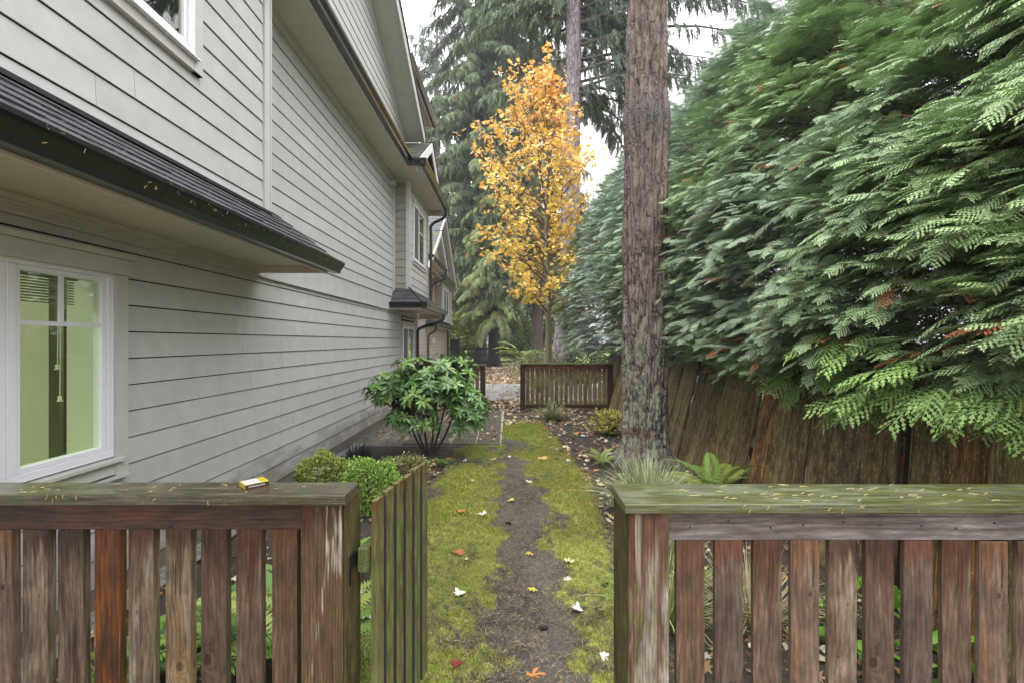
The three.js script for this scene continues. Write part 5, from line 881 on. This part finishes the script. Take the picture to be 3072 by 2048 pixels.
// broad-leaved rhododendron: whorls of long leaves on bare stems
{
  const x = -1.22, d = 6.9, T = thing('rhododendron', 'glossy rhododendron bush on bare stems in front of the patio', 'shrub', x, 0, -d);
  const whorl = (sd) => {
    seed(sd); const P = [], I = [], n = 10 + Math.floor(rnd() * 4);
    for (let k = 0; k < n; k++) {
      const a = k / n * 6.283 + rr(-0.2, 0.2), el = k % 2 ? rr(0.25, 0.7) : rr(-0.35, 0.25), l = rr(0.1, 0.155), w = l * rr(0.26, 0.34), cu = rr(0.25, 0.7), b = P.length / 3, R = V(Math.cos(a), 0, Math.sin(a)), Sd = V(-Math.sin(a), 0, Math.cos(a));
      for (let j = 0; j <= 5; j++) { const t = j / 5, wd = w * Math.pow(Math.sin(Math.PI * clamp(t * 0.92 + 0.06)), 0.8) * 0.5, c = R.clone().multiplyScalar(0.012 + l * t * Math.cos(el)).add(V(0, l * t * Math.sin(el) - cu * l * t * t * 0.6, 0)); for (const s of [-1, 0, 1]) { const q = c.clone().addScaledVector(Sd, s * wd).add(V(0, s ? wd * 0.28 : 0, 0)); P.push(q.x, q.y, q.z); } }
      for (let j = 0; j < 5; j++) for (let s = 0; s < 2; s++) { const q = b + j * 3 + s; I.push(q, q + 1, q + 4, q, q + 4, q + 3); }
    }
    return geoFrom(P, I);
  };
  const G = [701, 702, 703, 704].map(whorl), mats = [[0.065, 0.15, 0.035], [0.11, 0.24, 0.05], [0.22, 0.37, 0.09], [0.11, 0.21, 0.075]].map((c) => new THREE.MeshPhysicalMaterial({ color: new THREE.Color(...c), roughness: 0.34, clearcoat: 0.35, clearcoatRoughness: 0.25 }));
  seed(710); const st = [], foot = V(x - 0.03, -0.05, -d);
  const mains = [[-0.28, 0.75, 0.1], [0.05, 0.8, -0.15], [0.38, 0.72, 0.12], [-0.1, 0.85, 0.3], [0.2, 0.9, -0.3], [-0.42, 0.6, -0.2]].map(([a, h, c]) => { const e = V(x + a, h, -d + c); st.push(tube([foot.clone().add(V(a * 0.12, 0, c * 0.1)), foot.clone().lerp(e, 0.5).add(V(a * 0.12, -0.03, 0)), e], 0.02, 8, 7, 0.012)); return e; });
  const LOBES = [[0.0, 1.1, 0, 0.64, 0.46, 0.6, 132], [-0.6, 0.95, 0.05, 0.38, 0.3, 0.4, 54], [0.55, 0.72, 0.1, 0.36, 0.38, 0.4, 60], [0.3, 1.2, -0.1, 0.4, 0.34, 0.4, 36], [-0.25, 0.56, 0.15, 0.4, 0.2, 0.4, 34]];
  for (let k = 0; k < 316; k++) {
    let lk = k, li = 0; while (lk >= LOBES[li][6] && li < 4) lk -= LOBES[li++][6]; const [lx, ly, lz, ax, ay, az] = LOBES[li];
    const u = rr(-0.7, 1), a = rr(0, 6.283), q = Math.sqrt(1 - u * u), r = rr(0.55, 1.05), p = V(x + lx + ax * q * Math.cos(a) * r, ly + ay * u * r, -d + lz + az * q * Math.sin(a) * r);
    if (p.y < 0.42 && Math.abs(p.x - x) < 0.35) continue;
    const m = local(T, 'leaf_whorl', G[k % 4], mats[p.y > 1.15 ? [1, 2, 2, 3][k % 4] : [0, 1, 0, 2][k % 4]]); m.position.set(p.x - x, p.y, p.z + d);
    const tilt = V(q * Math.cos(a) * 0.75, 0.6 + 0.5 * u, q * Math.sin(a) * 0.75).normalize(); m.quaternion.setFromUnitVectors(UP, tilt); m.rotateY(rr(0, 6.28)); m.scale.setScalar(rr(0.85, 1.15));
    const b = mains.reduce((o, e) => (e.distanceTo(p) < o.distanceTo(p) ? e : o)); st.push(tube([b, b.clone().lerp(p, 0.55).add(V(0, -0.05, 0)), p], 0.009, 4, 5, 0.004));
  }
  part(T, 'stems', st, std(new THREE.Color(0.05, 0.034, 0.026), 0.75));
}
// sword ferns
{
  const frond = (sd) => {
    seed(sd); const L2 = [], n = 30; const at = (t) => V(0, 0.75 * t - 0.72 * t * t, 0.92 * t);
    for (let k = 0; k < n; k++) for (const s of [-1, 1]) { const t = 0.08 + 0.9 * k / n, l = 0.155 * Math.sin(Math.PI * Math.pow(t, 0.55) * 0.97) + 0.012; L2.push([at(t), V(s, -0.12 + rr(-0.06, 0.06), 0.28).normalize(), l, 0.034, V(0, 1, -0.1).normalize()]); }
    const g = leafFan(L2), r = tube([at(0), at(0.33), at(0.66), at(1)], 0.006, 10, 4, 0.002); r.deleteAttribute('uv'); const h = g; h.deleteAttribute('uv'); const m = mergeGeometries([h.toNonIndexed(), r.toNonIndexed()]); m.setAttribute('uv', new THREE.BufferAttribute(new Float32Array(m.attributes.position.count * 2), 2)); return m;
  };
  const G = [801, 802, 803].map(frond), mats = [[0.13, 0.26, 0.035], [0.2, 0.34, 0.055], [0.085, 0.19, 0.03], [0.3, 0.38, 0.08]].map((c) => new THREE.MeshPhysicalMaterial({ color: new THREE.Color(...c), roughness: 0.55, transmission: 0.2, thickness: 0 }));
  const fern = (label, x, d, n, len, sd, tones = [0, 1, 2], y = 0.02, up = 0.35) => {
    seed(sd); const T = thing('fern', label, 'fern', x, y, -d);
    for (let k = 0; k < n; k++) { const m = local(T, 'frond', G[k % 3], mats[tones[Math.floor(rnd() * tones.length)]]); m.rotation.order = 'YXZ'; m.rotation.y = k / n * 6.283 + rr(-0.25, 0.25); m.rotation.x = -rr(0.05, up); m.rotation.z = rr(-0.25, 0.25); m.scale.setScalar(len * rr(0.75, 1.15)); }
  };
  fern('large sword fern behind the left pickets, next to the gatepost', -1.02, 2.35, 18, 0.66, 811, [0, 1, 3], 0.1, 0.55);
  fern('sword fern behind the middle pickets of the left fence', -1.5, 2.5, 16, 0.6, 812, [0, 1, 2], 0.02, 0.5);
  fern('sword fern low against the house wall behind the left pickets', -1.85, 2.3, 13, 0.45, 813, [0, 2, 2], 0.0, 0.3);
  fern('fern deep in the left bed halfway to the boxwoods', -1.25, 3.1, 14, 0.6, 814, [0, 1, 3], 0.05, 0.6);
  fern('bright sword fern between the thick trunk and plank fence', 2.12, 4.75, 15, 0.6, 815, [3, 3, 1], 0.12, 0.6);
  fern('small pale fern at the left foot of the thick trunk', 1.25, 6.35, 11, 0.36, 816, [3, 1], 0.0, 0.4);
  fern('grey spiky fern in the shade past the far picket panel', 0.5, 19.4, 15, 1.45, 817, [2, 3], 0.9, 0.5);
  fern('little fern under the boxwood by the gate hinge', -0.98, 6.2, 8, 0.25, 818, [0, 2]);
}
// grassy tufts
{
  const tuft = (name, label, category, { x, d, n, h, spread, w, ca, cb, sd, rough = 0.5, y = 0 }) => {
    seed(sd); const T = thing(name, label, category, x, y, -d), sets = [[], [], [], []];
    for (let k = 0; k < n; k++) {
      const a = rr(0, 6.283), r0 = Math.sqrt(rnd()) * spread * 0.28, lean = rr(0.15, 1.25), l = h * rr(0.65, 1.2), dir = V(Math.cos(a), 0, Math.sin(a)), s = V(-dir.z, 0, dir.x), P = [], I = [];
      for (let j = 0; j <= 5; j++) { const t = j / 5, e = lean * t, p = V(x, y, -d).addScaledVector(dir, r0 + l * (lean * 0.55 * t + 0.25 * lean * t * t)).add(V(0, l * (t * (1.05 - lean * 0.18) - 0.42 * lean * t * t), 0)), q = w * (1 - 0.85 * t) * 0.5; for (const z of [-1, 1]) { const v = p.clone().addScaledVector(s, z * q); P.push(v.x, Math.max(0.01, v.y), v.z); } }
      for (let j = 0; j < 5; j++) { const b = j * 2; I.push(b, b + 1, b + 3, b, b + 3, b + 2); }
      sets[Math.floor(rnd() * 4)].push(geoFrom(P, I));
    }
    sets.forEach((g, i) => { if (g.length) part(T, 'blades', g, std(new THREE.Color(...mix3(ca, cb, i / 3)), rough), 'stuff'); });
  };
  tuft('sedge', 'pale striped sedge clump rising behind the right cap near the post', 'grass clump', { x: 1.34, d: 4.5, n: 760, h: 0.6, spread: 0.6, w: 0.011, ca: [0.2, 0.26, 0.1], cb: [0.56, 0.58, 0.36], sd: 901 });
  tuft('sedge', 'green strappy grass clump behind the first right pickets', 'grass clump', { x: 0.92, d: 2.75, n: 200, h: 0.58, spread: 0.4, w: 0.011, ca: [0.14, 0.22, 0.05], cb: [0.42, 0.46, 0.2], sd: 902 });
  tuft('sedge', 'tan dry ornamental grass clump behind the middle right pickets', 'grass clump', { x: 1.45, d: 2.75, n: 240, h: 0.46, spread: 0.5, w: 0.008, ca: [0.3, 0.24, 0.13], cb: [0.5, 0.44, 0.28], sd: 903 });
  tuft('sedge', 'rounded grass clump in front of the far right picket panel', 'grass clump', { x: 0.88, d: 9.75, n: 340, h: 0.46, spread: 0.45, w: 0.014, ca: [0.12, 0.16, 0.05], cb: [0.42, 0.42, 0.2], sd: 904 });
  tuft('mondo_grass', 'black mondo grass tuft against the house base by the patio', 'grass clump', { x: -2.2, d: 6.55, n: 420, h: 0.26, spread: 0.55, w: 0.011, ca: [0.012, 0.012, 0.015], cb: [0.05, 0.05, 0.06], sd: 905, rough: 0.35 });
  tuft('mondo_grass', 'dark grassy tuft at the left base of the thick trunk', 'grass clump', { x: 1.4, d: 5.95, n: 200, h: 0.16, spread: 0.5, w: 0.009, ca: [0.02, 0.022, 0.02], cb: [0.06, 0.07, 0.05], sd: 906 });
  tuft('sedge', 'fine green tuft behind the right pickets near the plank fence', 'grass clump', { x: 1.15, d: 3.5, n: 200, h: 0.4, spread: 0.4, w: 0.008, ca: [0.16, 0.24, 0.06], cb: [0.46, 0.5, 0.26], sd: 907 });
}
bush('salal', 'bright green broadleaf seedling low behind the rightmost pickets', 'plant', { x: 2.02, y: 0.16, d: 2.45, rx: 0.42, ry: 0.22, rz: 0.3, n: 190, size: 0.085, ca: [0.12, 0.3, 0.03], cb: [0.24, 0.46, 0.06], sd: 613, lump: 0.3, core: 0.3, stems: 6 });

// ---------------------------------------------------------------- litter
{
  const mats = new Map(), cm = (k, c) => { if (!mats.has(k)) mats.set(k, new THREE.MeshPhysicalMaterial({ color: S(...c), roughness: 0.55, side: THREE.DoubleSide, clearcoat: 0.15, clearcoatRoughness: 0.4 })); return mats.get(k); };
  const COL = { white: [226, 218, 206], cream: [226, 206, 160], tan: [206, 168, 104], orange: [206, 132, 62], rust: [168, 102, 62], yellow: [206, 190, 84], red: [126, 36, 26], pale: [208, 196, 150] };
  const leaves = [[1581, 2022, 'orange', 0.115, 'big orange maple leaf on the path edge at the bottom by the gate'], [1103, 1849, 'white', 0.1, 'large white maple leaf in the gap between left post and gate'], [1081, 1776, 'white', 0.075, 'small white leaf in the gap between left post and gate'], [1113, 1797, 'cream', 0.06, 'cream leaf tight against the gate, beside the left post'],
    [1383, 1786, 'white', 0.075, 'curled white leaf on the moss right of the gate'], [1370, 1660, 'rust', 0.095, 'rusty orange leaf on the moss beside the middle of the gate'], [1403, 1683, 'pale', 0.03, 'tiny yellow leaf just below the rusty one by the gate'], [1373, 1546, 'orange', 0.09, 'orange leaf on the left moss, paired with a white one'], [1443, 1551, 'white', 0.085, 'white leaf on the left moss, paired with an orange one'],
    [1530, 1504, 'yellow', 0.07, 'dull yellow leaf on the path near the two paired leaves'], [1595, 1660, 'yellow', 0.06, 'yellow leaf on the middle of the path, upper of two'], [1597, 1764, 'yellow', 0.06, 'yellow leaf on the middle of the path, lower of two'], [1698, 1693, 'cream', 0.075, 'cream leaf right of the path, highest of three in a row'], [1697, 1744, 'white', 0.07, 'white leaf right of the path, middle of three in a row'], [1741, 1830, 'white', 0.075, 'white leaf right of the path, nearest the camera of three'],
    [1771, 1516, 'orange', 0.085, 'orange brown leaf on the right moss edge'], [1719, 1475, 'tan', 0.085, 'tan leaf on the right moss strip'], [1827, 1554, 'pale', 0.07, 'pale leaf beside the right gatepost cap'], [1800, 1457, 'pale', 0.08, 'long pale leaf on the soil left of the sedge'], [1754, 1440, 'cream', 0.06, 'cream leaf on the right moss border'], [1587, 1450, 'white', 0.07, 'white leaf on the upper path'],
    [1311, 1416, 'tan', 0.11, 'large tan leaf beside the top of the gate'], [1311, 1392, 'pale', 0.09, 'pale leaf just beyond the gate top'], [1346, 1372, 'orange', 0.1, 'bright orange leaf under the rhododendron'], [1335, 1386, 'pale', 0.06, 'small pale leaf next to the bright orange one'], [1400, 1382, 'white', 0.07, 'white leaf on moss in front of the patio edge'], [1481, 1381, 'pale', 0.09, 'pale leaf near the patio corner'], [1532, 1368, 'white', 0.06, 'small white leaf on the path level with the patio edge'],
    [1625, 1379, 'tan', 0.14, 'broad tan leaf on the far right moss'], [1625, 1289, 'tan', 0.12, 'tan leaf near the far end of the moss'], [1730, 1300, 'orange', 0.1, 'orange leaf on the soil left of the yellow green shrub'], [1438, 1416, 'white', 0.055, 'faint white leaf on the left moss beyond the gate'], [1784, 1416, 'orange', 0.07, 'orange leaf on soil beside the trunk roots'], [1755, 1385, 'cream', 0.08, 'cream leaf on soil left of the small fern'],
    [1373, 1995, 'red', 0.06, 'dark red leaf at the bottom beside the gate'], [1803, 1973, 'white', 0.05, 'faint white leaf near the right post at the bottom'], [1417, 1447, 'pale', 0.06, 'thin pale leaf on bare soil beyond the gate']];
  seed(951);
  for (const [px, py, col, size, label] of leaves) {
    const d = 1365 * 1.7 / (py - 1024), x = (px - 1536) / 1365 * d, m = new THREE.Mesh(MF[Math.floor(rnd() * 4)], cm(col, COL[col])); m.name = numbered('maple_leaf');
    m.position.set(x, heightAt(x, d) + 0.012, -d); m.scale.setScalar(size); m.rotation.set(rr(-0.25, 0.25), rr(0, 6.28), rr(-0.25, 0.25)); if (rnd() < 0.4) m.rotation.z += 3.14; m.rotation.order = 'YXZ'; scene.add(m); tag(m, label, 'leaf');
  }
  // fir cones
  const cone = (() => { const g = []; seed(961); for (let r = 0; r < 7; r++) for (let k = 0; k < 7; k++) { const t = r / 6, a = k / 7 * 6.28 + r * 0.45, q = 0.011 * Math.sin(Math.PI * (0.18 + 0.7 * t)); g.push(new THREE.SphereGeometry(0.006, 5, 4).scale(1, 0.55, 1.2).rotateY(-a).translate(Math.cos(a) * q, (t - 0.5) * 0.05, Math.sin(a) * q)); } return merge(g).rotateX(1.5); })();
  for (const [px, py, label] of [[1630, 1884, 'brown fir cone on the path near the bottom'], [1525, 1571, 'dark fir cone on the left side of the path'], [1815, 1765, 'dark fir cone beside the right gatepost']]) { const d = 1365 * 1.7 / (py - 1024), x = (px - 1536) / 1365 * d, m = new THREE.Mesh(cone, std(new THREE.Color(0.045, 0.028, 0.018), 0.8)); m.name = numbered('fir_cone'); m.position.set(x, heightAt(x, d) + 0.012, -d); m.rotation.y = rr(0, 6); scene.add(m); tag(m, label, 'fir cone'); }
  // needles and bits on the path, blades in the moss, leaf litter on beds and paving
  const nd = geoFrom([-0.5, 0, 0, -0.5, 0, 0.05, 0, 0.12, 0.03, 0, 0.12, -0.02, 0.5, 0, 0.02, 0.5, 0, -0.03], [0, 1, 2, 0, 2, 3, 3, 2, 4, 3, 4, 5]);
  const cn = new Crowd([nd], dryMat); seed(971);
  for (let k = 0; k < 9000; k++) { const d = mix(1.9, 7.4, Math.pow(rnd(), 1.5)), x = rr(-0.95, 0.95); cn.add(0, V(x, heightAt(x, d) + 0.006, -d), V(rr(-1, 1), rr(-0.1, 0.1), rr(-1, 1)), UP, [rr(0.018, 0.042), 0.04, 0.045], tint([0.2, 0.13, 0.065], [0.48, 0.38, 0.21], rnd(), 0.2)); }
  { const T = thing('fallen_needles', 'brown conifer needles scattered over the path and moss', 'needles', 0, 0, -4); T.userData.kind = 'stuff'; cn.build(T, 'needles'); }
  const bl = geoFrom([-0.07, 0, 0, 0.07, 0, 0, 0.02, 0.6, 0.15, 0.0, 1, 0.5, 0.25, 0, 0.2, 0.37, 0, 0.2, 0.45, 0.8, 0.1, -0.3, 0, -0.1, -0.2, 0, -0.15, -0.45, 0.7, -0.4], [0, 1, 2, 0, 2, 3, 4, 5, 6, 7, 8, 9]);
  const cb = new Crowd([bl], leafMat); seed(981);
  for (let k = 0; k < 90000; k++) { const d = mix(1.7, 9.4, Math.pow(rnd(), 1.25)), x = rr(-1.1, 1.0), m = mossAt(x, d); if (m < 0.1 + 0.75 * rnd()) continue; const sz = rr(0.014, 0.034) * (d < 4 ? 1 : 1.25); cb.add(0, V(x, heightAt(x, d) - 0.003, -d), V(rr(-1, 1), 0, rr(-1, 1)), V(rr(-0.5, 0.5), 1, rr(-0.5, 0.5)), [sz, sz * 0.9, sz], tint([0.2, 0.225, 0.028], [0.46, 0.48, 0.1], rnd(), 0.2)); }
  { const T = thing('moss', 'yellow green moss and short grass along both sides of the path', 'moss', 0, 0, -5); T.userData.kind = 'stuff'; cb.build(T, 'blades'); }
  const cl = new Crowd([...ML, ...OV], dryMat); seed(991);
  const litter = (n, f, s0, s1, y) => { for (let k = 0; k < n; k++) { const [x, d] = f(); const c = rnd() < 0.3 ? tint([0.5, 0.42, 0.27], [0.64, 0.58, 0.45], rnd()) : tint([0.12, 0.068, 0.036], [0.36, 0.22, 0.11], rnd()); cl.add(Math.floor(rnd() * 6), V(x, y + heightAt(x, d) + rr(0, 0.02), -d), V(rr(-1, 1), rr(-0.3, 0.3), rr(-1, 1)), V(rr(-0.5, 0.5), 1, rr(-0.5, 0.5)), rr(s0, s1), c); } };
  litter(900, () => [rr(0.85, 2.4), rr(1.9, 6)], 0.03, 0.07, 0.012); litter(700, () => [rr(-2.4, -0.95), rr(1.7, 6.6)], 0.03, 0.07, 0.012); litter(900, () => [rr(-0.2, 2.3), rr(9.2, 13.2)], 0.05, 0.11, 0.01); litter(330, () => { const d = rr(7.5, 11); return [rr(-2.5, -0.2), d]; }, 0.04, 0.09, 0.05);
  litter(500, () => [rr(0.55, 2.3), rr(6, 9.5)], 0.04, 0.09, 0.012); litter(1300, () => [rr(-2.5, 0.4), rr(10.9, 13.2)], 0.05, 0.11, 0.03); litter(500, () => [rr(-2.5, 2), 13.1 + 5.3 * Math.pow(rnd(), 1.5)], 0.05, 0.1, 0.03); litter(7000, () => [rr(-5, 3), rr(18.2, 34)], 0.08, 0.17, -0.03);
  { const T = thing('leaf_litter', 'brown and tan fallen leaves strewn over beds, paving and far ground', 'leaf litter', 0, 0, -10); T.userData.kind = 'stuff'; cl.build(T, 'leaves'); }
}
scene.traverse((o) => { if (o.isMesh) { o.castShadow = true; o.receiveShadow = true; } });
camera.near = 0.05; camera.far = 600;
renderer.render(scene, camera);
